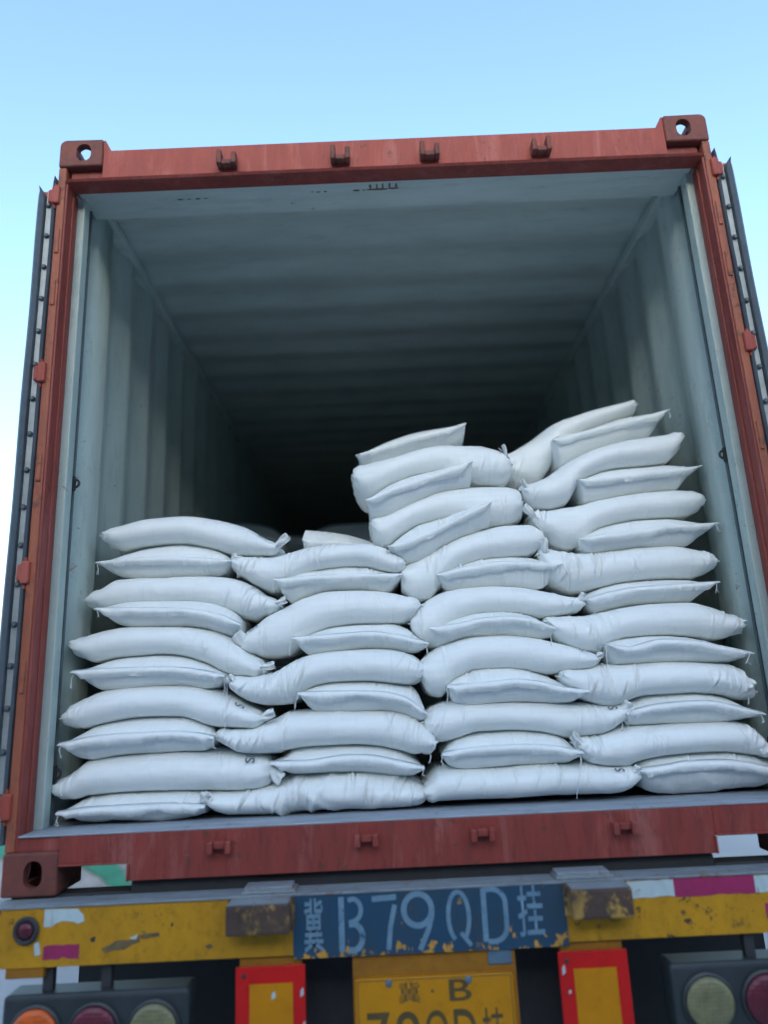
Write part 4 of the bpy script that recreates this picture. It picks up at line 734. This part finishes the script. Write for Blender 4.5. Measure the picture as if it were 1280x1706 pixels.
SACK_LABELS = {
 'A1': "plump white crosswise sack topmost by the left wall, ear raised at right",
 'A2': "white sack with its seamed end facing out, second from the top by the left wall",
 'A3': "white sack sagging over its right end, third from the top by the left wall",
 'A4': "white sack with long folded end seam, fourth from the top by the left wall",
 'A5': "smooth white crosswise sack with ear at right, sixth from the floor by the left wall",
 'A6': "white seam-end sack with hanging corner threads, fifth from the floor by the left wall",
 'A7': "white crosswise sack printed near its right end, fourth from the floor by the left wall",
 'A8': "white sack with curved end seam, third from the floor by the left wall",
 'A9': "white crosswise sack with sideways printed letters, second from the floor by the left wall",
 'A10': "flat creased white sack lying on the container floor at the far left",
 'B0': "white sack set back behind the top of the second column, one corner up",
 'B1': "pleated white crosswise sack topmost at the front of the second column from the left",
 'B2': "crumpled white seam-end sack second from the top in the second column from the left",
 'B3': "white sack drooping steeply to an upturned left ear, high in the second column",
 'B4': "white seam-end sack tucked under the steeply drooping sack of the second column",
 'B5': "white sack with heavily creased left end, fifth from the floor in the second column",
 'B6': "white seam-end sack whose right corner hangs down, fourth from the floor in the second column",
 'B7': "white crosswise sack with pointed creased left end, third from the floor in the second column",
 'B8': "white seam-end sack second from the floor in the second column from the left",
 'B9': "badly wrinkled white sack on the floor between the flat creased sack and the central gap",
 'C0': "white sack topmost in the third column, tilted and set back against the dark",
 'C1': "white sack arched across the top of the third column beneath the tilted topmost one",
 'C2': "tilted white seam-end sack third from the top of the third column from the left",
 'C3': "tilted white crosswise sack fourth from the top of the third column from the left",
 'C4': "tilted white seam-end sack with short puckers, fifth from the top of the third column",
 'C5': "white sack bulging down at its left end, ninth from the floor in the third column",
 'C6': "crumpled white seam-end sack, eighth from the floor in the third column from the left",
 'C7': "white sack drooping at left, ear at right, seventh from floor in the third column",
 'C8': "white seam-end sack sixth from the floor in the third column from the left",
 'C9': "white arched crosswise sack fifth from the floor in the third column",
 'C10': "plump white seam-end sack with long right corner, fourth from floor in third column",
 'C11': "long white crosswise sack with raised right corner, third from the floor in the third column",
 'C12': "white seam-end sack with long hanging thread, second from floor in the third column",
 'C13': "white crosswise sack on the container floor right of the central gap",
 'D0': "topmost white sack of the column by the right wall, sloping up to the right",
 'D1': "white seam-end sack second from the top by the right wall",
 'D2': "white crosswise sack sloping up to the right, third from the top by the right wall",
 'D3': "white seam-end sack fourth from the top by the right wall",
 'D4': "white crosswise sack with leaf-shaped left ear, fifth from the top by the right wall",
 'D5': "white seam-end sack with thread at right corner, sixth from top by the right wall",
 'D6': "white crosswise sack with strong slanting creases, eighth from floor by the right wall",
 'D7': "thin white seam-end sack seventh from the floor by the right wall",
 'D8': "white crosswise sack with tapering tied right end, sixth from the floor by the right wall",
 'D9': "thin white seam-end sack fifth from the floor by the right wall",
 'D10': "white crosswise sack with crushed right end, fourth from the floor by the right wall",
 'D11': "white seam-end sack third from the floor by the right wall",
 'D12': "white crosswise sack with square flap at left, second from the floor by the right wall",
 'D13': "plump white seam-end sack on the container floor by the right wall",
 'G4': "shadowed sack glimpsed in the gap left of the steeply drooping sack",
 'G5': "shadowed sack glimpsed in the gap beneath the steeply drooping sack",
 'G6': "shadowed sack glimpsed in the central gap at half height of the load",
 'G1': "shadowed grey-looking sack deep behind the left column, only its top showing",
 'G2': "small shadowed sack end showing low between the two left columns",
 'G3': "shadowed sack deep behind the second column, only its curved top showing",
}

# ================================================================== sacks
def pchip(xk, yk, x):
    xk = np.asarray(xk, float); yk = np.asarray(yk, float)
    h = np.diff(xk); d = np.diff(yk)/h; m = np.zeros_like(yk)
    m[0], m[-1] = d[0], d[-1]
    for i in range(1, len(yk)-1):
        if d[i-1]*d[i] > 0:
            w1, w2 = 2*h[i]+h[i-1], h[i]+2*h[i-1]; m[i] = (w1+w2)/(w1/d[i-1]+w2/d[i])
    i = np.clip(np.searchsorted(xk, x)-1, 0, len(h)-1); t = (x-xk[i])/h[i]
    return (yk[i]*(2*t**3-3*t**2+1)+m[i]*h[i]*(t**3-2*t**2+t)+yk[i+1]*(-2*t**3+3*t**2)+m[i+1]*h[i]*(t**3-t**2))
def smooth_curve(pts, x, k):
    y = pchip([p[0] for p in pts], [p[1] for p in pts], x)
    for _ in range(k):
        q = y.copy(); q[1:-1] = (y[:-2]+2*y[1:-1]+y[2:])/4; y = q
    return y
def grid_normals(G, wrap):
    """normals of a (n, m, 3) vertex grid, m optionally closed"""
    du = np.gradient(G, axis=0)
    dv = (np.roll(G, -1, 1)-np.roll(G, 1, 1)) if wrap else np.gradient(G, axis=1)
    n = np.cross(du, dv); n /= np.linalg.norm(n, axis=2, keepdims=True)+1e-9
    return n
def lumps(rs, X, Y, Z, amp, n=9, fmin=8, fmax=38):
    out = np.zeros_like(X)
    for _ in range(n):
        f = rs.uniform(fmin, fmax); d = rs.normal(size=3); d /= np.linalg.norm(d)
        out += np.sin((X*d[0]+Y*d[1]*.6+Z*d[2])*f+rs.uniform(0, 6.28))*(fmin/f)**.6
    return out*amp/3
WRINKLES = {   # start, end (share of the length), number, depth in m
 'A1': [(.02, .12, 3, .002)], 'A2': [(.75, .98, 4, .002)], 'A3': [(.6, .95, 6, .004)], 'A5': [(.6, .9, 3, .002)], 'A7': [(.02, .2, 5, .0015), (.8, .98, 3, .002)],
 'A9': [(.03, .2, 3, .002), (.7, .95, 3, .0015)], 'A10': [(.1, .9, 7, .003)],
 'B1': [(.0, .2, 7, .004), (.3, .62, 9, .0045), (.75, .95, 4, .002)], 'B2': [(.05, .9, 8, .0035)], 'B3': [(.0, .15, 3, .003), (.55, .8, 5, .0015)], 'B5': [(.05, .42, 13, .0045), (.85, .98, 3, .003)],
 'B7': [(.03, .32, 11, .004), (.78, .96, 7, .003)], 'B9': [(.02, .98, 20, .0055)], 'B6': [(.6, .9, 4, .002)], 'B4': [(.6, .95, 3, .001)],
 'C1': [(.7, .98, 3, .002)], 'C3': [(.8, .98, 3, .002)], 'C4': [(.2, .75, 10, .003)], 'C5': [(.15, .4, 6, .003)], 'C6': [(.1, .9, 9, .004)], 'C7': [(.02, .15, 3, .002), (.8, .98, 4, .003)],
 'C8': [(.4, .9, 8, .0015)], 'C10': [(.05, .35, 6, .0035), (.55, .8, 6, .0015)], 'C9': [(.02, .2, 3, .002), (.85, .98, 3, .002)], 'C11': [(.02, .2, 5, .002), (.7, .98, 8, .003)],
 'C12': [(.2, .7, 8, .0018)], 'C13': [(.02, .98, 9, .004)], 'C2': [(.3, .7, 4, .002)],
 'D0': [(.0, .15, 3, .003)], 'D2': [(.0, .2, 4, .003)], 'D4': [(.0, .12, 4, .004)], 'D6': [(.08, .42, 14, .0055), (.5, .62, 3, .003), (.8, .98, 6, .004)], 'D8': [(.08, .38, 9, .005), (.75, .95, 4, .004)],
 'D10': [(.1, .4, 12, .005), (.75, .98, 8, .006)], 'D12': [(.02, .16, 5, .004), (.85, .98, 7, .004), (.3, .45, 5, .0015)], 'D13': [(.05, .95, 9, .004)], 'D9': [(.1, .8, 6, .0015)], 'D11': [(.1, .8, 6, .0015)],
 'D5': [(.3, .6, 4, .0015)], 'D7': [(.1, .7, 5, .002)], 'D1': [(.2, .8, 3, .0015)], 'D3': [(.4, .9, 4, .0015)]}
def wrinkle_field(key, rs, X, A, x0, x1, thick):
    """creases running across the sack; A is -1..1 up its front"""
    out = np.zeros_like(X)
    for a, b, n, dep in WRINKLES.get(key, []):
        for _ in range(n):
            xc = x0+(x1-x0)*rs.uniform(a, b); tl = rs.normal(0, .30)+.22; a0 = rs.uniform(-.25, .75)
            la = rs.uniform(.3, .75); wd = rs.uniform(.0024, .0050)
            bend = rs.normal(0, .12)
            dd = (X-xc-(tl*(A-a0)+bend*(A-a0)**2)*thick/2)/wd
            out += dep*rs.uniform(.5, 1.0)*(np.exp(-dd**2)-.75*np.exp(-(dd-1.6)**2))*np.exp(-((A-a0)/la)**2)
    return out
CRUMPLED = {'B9': .0095, 'A10': .007, 'B2': .005, 'C6': .005, 'C13': .0035, 'D13': .004, 'C10': .0025, 'C4': .0025, 'B1': .0025, 'D10': .002, 'A3': .0025, 'B7': .002, 'D12': .002, 'B5': .0015, 'D6': .0015}
def creases(key, rs, X, Y, Z):
    """sharp-edged folds in a slack sack: ridges of warped waves"""
    amp = CRUMPLED.get(key, .0014)*1.15
    out = np.zeros_like(X)
    for i in range(5):
        d = rs.normal(size=2); d /= np.hypot(*d); f = rs.uniform(22, 60)
        wv = .35*np.sin(X*rs.uniform(8, 20)+rs.uniform(0, 6))+.35*np.sin(Z*rs.uniform(15, 40)+Y*9+rs.uniform(0, 6))
        p = (X*d[0]*.8+(Z*1.2-Y*.6)*d[1])*f/2+wv*2.2+rs.uniform(0, 6)
        mask = .5+.5*np.sin(X*rs.uniform(5, 14)+Z*rs.uniform(-18, 18)+rs.uniform(0, 6))
        out += (1-np.abs(np.sin(p)))**3*mask**1.5*rs.choice([-.6, 1])
    return out*amp
def to_mesh(name, G, mat, caps=True):
    n, m, _ = G.shape
    F = [(i*m+j, (i+1)*m+j, (i+1)*m+(j+1) % m, i*m+(j+1) % m) for i in range(n-1) for j in range(m)]
    if caps: F += [tuple(range(m)), tuple((n-1)*m+j for j in range(m))[::-1]]
    return np_mesh(name, G.reshape(-1, 3), F, mat)
def fix_normals(me):
    bm = bmesh.new(); bm.from_mesh(me); bmesh.ops.recalc_face_normals(bm, faces=bm.faces); bm.to_mesh(me); bm.free()
    me.polygons.foreach_set('use_smooth', [True]*len(me.polygons))
HALF = .19
def long_sack(key, yf, top, bot):
    rs = np.random.RandomState(sum(map(ord, key))*7)
    n, mm = 330, 30
    xl = (top[0][0]+bot[0][0])/2-.006; xr = (top[-1][0]+bot[-1][0])/2+.006
    t = np.linspace(0, 1, n); t = .55*t+.45*(1-np.cos(np.pi*t))/2
    x = xl+(xr-xl)*t
    tp = [(xl, top[0][1])]+[p for p in top[1:-1] if xl+.002 < p[0] < xr-.002]+[(xr, top[-1][1])]
    bt = [(xl, bot[0][1])]+[p for p in bot[1:-1] if xl+.002 < p[0] < xr-.002]+[(xr, bot[-1][1])]
    zt = smooth_curve(tp, x, 5); zb = smooth_curve(bt, x, 5)
    zt += .0035; zb -= .0045
    zc = (zt+zb)/2; h = np.maximum((zt-zb)/2, .003)
    e = np.minimum(x-xl, xr-x)
    for k0 in (0, 1):                # blunt, well filled ends
        ee = x-xl if k0 == 0 else xr-x; h3 = float(np.interp(.05, ee if k0 == 0 else ee[::-1], h if k0 == 0 else h[::-1]))
        h = np.where(ee < .05, np.maximum(h, h3*.97*np.sqrt(np.clip(1-(1-ee/.05)**2, .004, 1))), h)
    endf = np.exp(-(e/.05)**2)
    round_ = .032*(1-np.sqrt(np.clip(1-(1-np.clip(e/.05, 0, 1))**2, 0, 1)))     # corners rounded in plan
    W = HALF-round_; yc = yf+HALF
    phi = np.linspace(0, np.pi, mm+1)
    c = np.concatenate([-np.cos(phi), np.cos(phi)[1:-1]]); sg = np.concatenate([np.ones(mm+1), -np.ones(mm-1)])
    g = np.sqrt(np.maximum(0, 1-np.abs(c)**4.5))*sg
    m = len(c)
    G = np.zeros((n, m, 3)); G[:, :, 0] = x[:, None]
    G[:, :, 1] = yc+W[:, None]*c[None]; G[:, :, 2] = zc[:, None]+h[:, None]*g[None]
    lean = (G[:, :, 2]-zc[:, None])*.15; G[:, :, 1] += lean
    nr = grid_normals(G, True); out = G-np.stack([x[:, None]+0*c, yc+0*G[:, :, 1], zc[:, None]+0*c], 2)
    if (nr*out).sum() < 0: nr = -nr
    thick = 2*np.median(h)
    front = np.clip(1-(c+1)/.9, 0, 1)[None]
    fade = np.clip(e/.02, 0, 1)[:, None]
    A = np.repeat(g[None], n, 0)
    d = (lumps(rs, G[:, :, 0], G[:, :, 1], G[:, :, 2], .0028)+creases(key, rs, G[:, :, 0], G[:, :, 1], G[:, :, 2]))*fade + 1.8* wrinkle_field(key, rs, G[:, :, 0], A, xl, xr, thick)*front*np.clip(e/.01, 0, 1)[:, None]
    # pleats fanning out of the sewn ends
    for ee in (x-xl, xr-x):
        k = np.exp(-(ee/.035)**2)*np.clip(ee/.006, 0, 1)
        d += (k[:, None]*.0028*np.sin(np.arange(m)[None]*rs.uniform(.9, 1.5)+rs.uniform(0, 6)+ee[:, None]*20))
    G = G+nr*d[:, :, None]
    surf = dict(x=x, zc=zc, h=h, yc=yc, W=W)
    return G, surf, (xl, xr)
def short_sack(key, yf, top, bot, seam):
    rs = np.random.RandomState(sum(map(ord, key))*7+3)
    L = .60; nx = 130
    xl = min(top[0][0], bot[0][0]); xr = max(top[-1][0], bot[-1][0])
    xl = (top[0][0]+bot[0][0])/2; xr = (top[-1][0]+bot[-1][0])/2
    phi = np.linspace(0, np.pi, nx+1); q = (1-np.cos(phi))/2; q = .5*q+.5*np.linspace(0, 1, nx+1)
    x = xl+(xr-xl)*q
    f = lambda P: [(xl, P[0][1])]+[p for p in P[1:-1] if xl+.002 < p[0] < xr-.002]+[(xr, P[-1][1])]
    zt = smooth_curve(f(top), x, 5)+.004; zb = smooth_curve(f(bot), x, 5)-.004; zs = smooth_curve(f(seam), x, 4)
    zs = np.clip(zs, zb+.003, zt-.003)
    for k0 in (0, 1):
        ee = x-xl if k0 == 0 else xr-x; q_ = np.clip(ee/.03, 0, 1)
        t3 = float(np.interp(.03, ee if k0 == 0 else ee[::-1], (zt-zs) if k0 == 0 else (zt-zs)[::-1])); b3 = float(np.interp(.03, ee if k0 == 0 else ee[::-1], (zs-zb) if k0 == 0 else (zs-zb)[::-1]))
        zt = np.where(ee < .03, np.maximum(zt, zs+t3*q_**.75), zt); zb = np.where(ee < .03, np.minimum(zb, zs-b3*q_**.75), zb)
    ds = np.array([0, .002, .005, .009, .014, .02, .027, .035, .044, .054, .066, .08, .10, .125, .155, .19, .24, .30, .36, .41, .45, .48, .51, .535, .555, .57, .582, .59, .596, .6])
    DT, DB = .115, .075        # the upper face leans back from the seam, the lower one is steeper
    n = len(ds)
    X2 = np.concatenate([x, x[::-1][1:-1]]); m = len(X2)
    G = np.zeros((n, m, 3)); A = np.zeros((n, m))
    T2 = np.concatenate([zt, zb[::-1][1:-1]]); S2 = np.concatenate([zs, zs[::-1][1:-1]])
    xm = (xl+xr)/2
    for i, dd in enumerate(ds):
        q1 = min(dd, L-dd)
        kt = 1-(1-min(q1/DT, 1))**2.0; kb = (1-(1-min(q1/DB, 1))**2.1)**.75
        k = np.where(T2 >= S2, max(kt, .05), max(kb, .05))
        G[i, :, 0] = xm+(X2-xm)*(1-.035*k)
        G[i, :, 1] = yf+dd
        G[i, :, 2] = S2+(T2-S2)*k
        A[i] = np.sign(T2-S2)*k
    edge = np.minimum(X2-xl, xr-X2)
    nr = grid_normals(G, True)
    ctr = np.stack([np.full((n, m), xm), np.full((n, m), yf+L/2), np.repeat(S2[None], n, 0)], 2)
    if (nr*(G-ctr)).sum() < 0: nr = -nr
    fade = np.clip(np.minimum(ds, L-ds)/.02, 0, 1)[:, None]*np.clip(edge/.02, 0, 1)[None]
    thick = float(np.max(zt-zb))
    d = lumps(rs, G[:, :, 0], G[:, :, 1], G[:, :, 2], .0028)+creases(key, rs, G[:, :, 0], G[:, :, 1], G[:, :, 2]) + 1.8* wrinkle_field(key, rs, G[:, :, 0], A, xl, xr, thick)*1.0
    # short gathers where the seam pulls the cloth in
    for _ in range(9):
        xc = rs.uniform(xl+.03, xr-.03); wd = rs.uniform(.004, .008); side = rs.choice([-1, 1])
        d += .0022*rs.uniform(.4, 1)*np.exp(-((G[:, :, 0]-xc)/wd)**2)*np.exp(-(ds[:, None]/.05)**2)*(np.sign(A) == side)
    G = G+nr*(d*fade)[:, :, None]
    return G, dict(x=x, zs=zs, zb=zb, yf=yf), (xl, xr)
def seam_mesh(key, s):
    """the sewn hem: a folded flap that lies along the seam and hangs a finger's width over the lower face"""
    rs = np.random.RandomState(sum(map(ord, key))+11)
    x, zs, zb, yf = s['x'], s['zs'], s['zb'], s['yf']; n = len(x)
    sm = lambda a: np.convolve(np.pad(a, 6, mode='edge'), np.ones(13)/13, 'valid')
    wob = sm(rs.normal(0, .012, n)); wd = .023+sm(rs.normal(0, .012, n))
    edge = np.clip(np.minimum(x-x[0], x[-1]-x)/.03, .25, 1)
    room = np.maximum(zs-zb, .006)
    drop = np.minimum(wd, room*.62)*edge
    under = yf+.075*(1-(1-np.clip(drop/room, 0, .98)**(1/.75))**(1/2.1))
    lo = np.minimum(under, yf+.010)
    P = [(yf+.012, zs+.0085), (yf-.004+wob*.3, zs+.0035), (yf-.0115+wob*.4, zs+.0005), (yf-.0125+wob*.6, zs-drop*.5),
         (lo-.0120+wob*.5, zs-drop), (lo-.008, zs-drop-.001), (yf+.006, zs-drop*.4)]
    G = np.zeros((n, len(P), 3))
    for j, (py, pz) in enumerate(P): G[:, j, 0] = x; G[:, j, 1] = py; G[:, j, 2] = pz
    return to_mesh('end_seam', G, M['sack'])
def ear_mesh(e, yf, rs):
    x0, z0, x1, z1, w = e
    n, m = 12, 9
    d = np.array([x1-x0, z1-z0]); L = np.hypot(*d); d /= L; p = np.array([-d[1], d[0]])
    G = np.zeros((n, m, 3)); ph = rs.uniform(0, 6, 3); B = np.zeros((n, m, 3))
    for i in range(n):
        a = i/(n-1); wi = w*(.42+.5*min(1, a*1.6)) ; tw = rs.uniform(-.1, .1)
        for j in range(m):
            b = j/(m-1)*2-1
            ragged = .12*math.sin(b*7+ph[0])*(a > .8)
            q = d*L*(a*1.02-.06+ragged*.25)+p*wi*.5*b*(1-.15*abs(b)*a)
            y = yf+.014-.016*a+.010*abs(b)*(1-.4*a)+.004*math.sin(b*6+ph[1]+a*4)+.003*math.sin(a*9+ph[2]+b*3)
            G[i, j] = (x0+q[0], y, z0+q[1]); B[i, j] = (x0+q[0], y+.0022, z0+q[1])
    ring = np.concatenate([G, B[:, ::-1]], 1)
    return to_mesh('tied_ear', ring, M['sack'])
def thread_obj(tr, yf, parent, rs):
    x0, z0, x1, z1 = tr; L = math.hypot(x1-x0, z1-z0); n = max(7, int(L/.006)); pts = []
    px = 0
    for i in range(n+1):
        a = i/n; px += rs.normal(0, .0013)
        pts.append((x0+(x1-x0)*a+px*min(1, a*4), yf-.010-.006*math.sin(a*3.1)+rs.normal(0, .0006), z0+(z1-z0)*a))
    mb = MB(); rr = .00125 if L < .06 else .0009
    mb.tube(pts, [rr*rs.uniform(.8, 1.25) for _ in pts], 6)
    if L < .06:
        q = pts[len(pts)//2]
        mb.tube([q, (q[0]+rs.normal(0, .004), q[1]-.002, q[2]-L*.25), (q[0]+rs.normal(0, .006), q[1]-.002, q[2]-L*.45)], .0009, 5)
    return mb.build('loose_thread', [M['thread']], parent)
def print_on(parent, s, word, xc, size, depth0):
    """sideways lettering on the upper face of a lengthwise sack, wrapped onto its cloth"""
    cu = bpy.data.curves.new('print', 'FONT'); cu.body = word; cu.size = 1; cu.offset = .005
    ob = bpy.data.objects.new('print', cu); COL.objects.link(ob)
    me = bpy.data.meshes.new_from_object(ob.evaluated_get(bpy.context.evaluated_depsgraph_get()))
    bpy.data.objects.remove(ob); bpy.data.curves.remove(cu)
    bm = bmesh.new(); bm.from_mesh(me); bmesh.ops.triangulate(bm, faces=bm.faces)
    bmesh.ops.subdivide_edges(bm, edges=bm.edges, cuts=2, use_grid_fill=True)
    mn = min(v.co.x for v in bm.verts); cap = max(v.co.y for v in bm.verts)
    for v in bm.verts:
        u, up = (v.co.x-mn)*size, v.co.y/cap*size*.66
        X = xc+size*.36-up                       # letter tops point along -x
        Y = depth0+u*.9
        zc = float(np.interp(X, s['x'], s['zc'])); h = float(np.interp(X, s['x'], s['h'])); W = float(np.interp(X, s['x'], s['W']))
        c = (Y-s['yc'])/W
        Z = zc+h*math.sqrt(max(0, 1-abs(c)**4.5))
        v.co = Vector((X, Y-.0012, Z+.0036))
    bm.to_mesh(me); bm.free(); me.materials.clear(); me.materials.append(M['ink']); me.update()
    o = link_mesh('printed_letters', me, parent)
    return o
PRINT = {'A1': ('S', -.515, .045, .300), 'A3': ('S', -.530, .045, .268), 'A7': ('S', -.565, .045, .148), 'A9': ('SI', -.530, .046, .139),
         'B3': ('S', -.535, .045, .222), 'C9': ('S', .575, .045, .160), 'C11': ('S', .645, .045, .146), 'C13': ('S', .640, .045, .134)}
GROUP = 'white sacks stacked in the container'
SACK_OBJ = {}
for key, kind, yf, top, bot, seam, ears, threads in SACKS:
    rs = np.random.RandomState(sum(map(ord, key))+5)
    if kind == 'long': G, s, (xl, xr) = long_sack(key, yf, top, bot)
    else: G, s, (xl, xr) = short_sack(key, yf, top, bot, seam)
    me = to_mesh('sack', G, M['sack']); fix_normals(me)
    base = (float((xl+xr)/2), float(yf+.2), float(G[:, :, 2].min()))
    o = link_mesh('sack', me, None, base)
    tag(o, SACK_LABELS[key], 'sack', GROUP); SACK_OBJ[key] = o
    if kind == 'short':
        sm_ = seam_mesh(key, s); fix_normals(sm_); link_mesh('end_seam', sm_, o)
    else:
        for side, ex in ((-1, xl), (1, xr)):        # sewn hem sticking out of each end
            zc = s['zc'][0 if side < 0 else -1]; yy = np.linspace(yf+.033, yf+2*HALF-.033, 26)
            GG = np.zeros((26, 6, 3))
            for j, (dx, dz) in enumerate(((-.004, .0030), (.004, .0026), (.008, .0020), (.008, -.0020), (.004, -.0026), (-.004, -.0030))):
                GG[:, j] = np.stack([ex+side*dx+.002*np.sin(yy*60+ex*9), yy, zc+dz+.003*np.sin(yy*45+ex*20)], 1)
            hm = to_mesh('end_hem', GG, M['sack']); fix_normals(hm); link_mesh('end_hem', hm, o)
    for e in ears:
        em = ear_mesh(e, yf, rs); fix_normals(em); link_mesh('tied_ear', em, o)
    for t in threads: thread_obj(t, yf+(.032 if kind == 'long' else 0), o, rs)
    if key in PRINT: print_on(o, s, *PRINT[key])
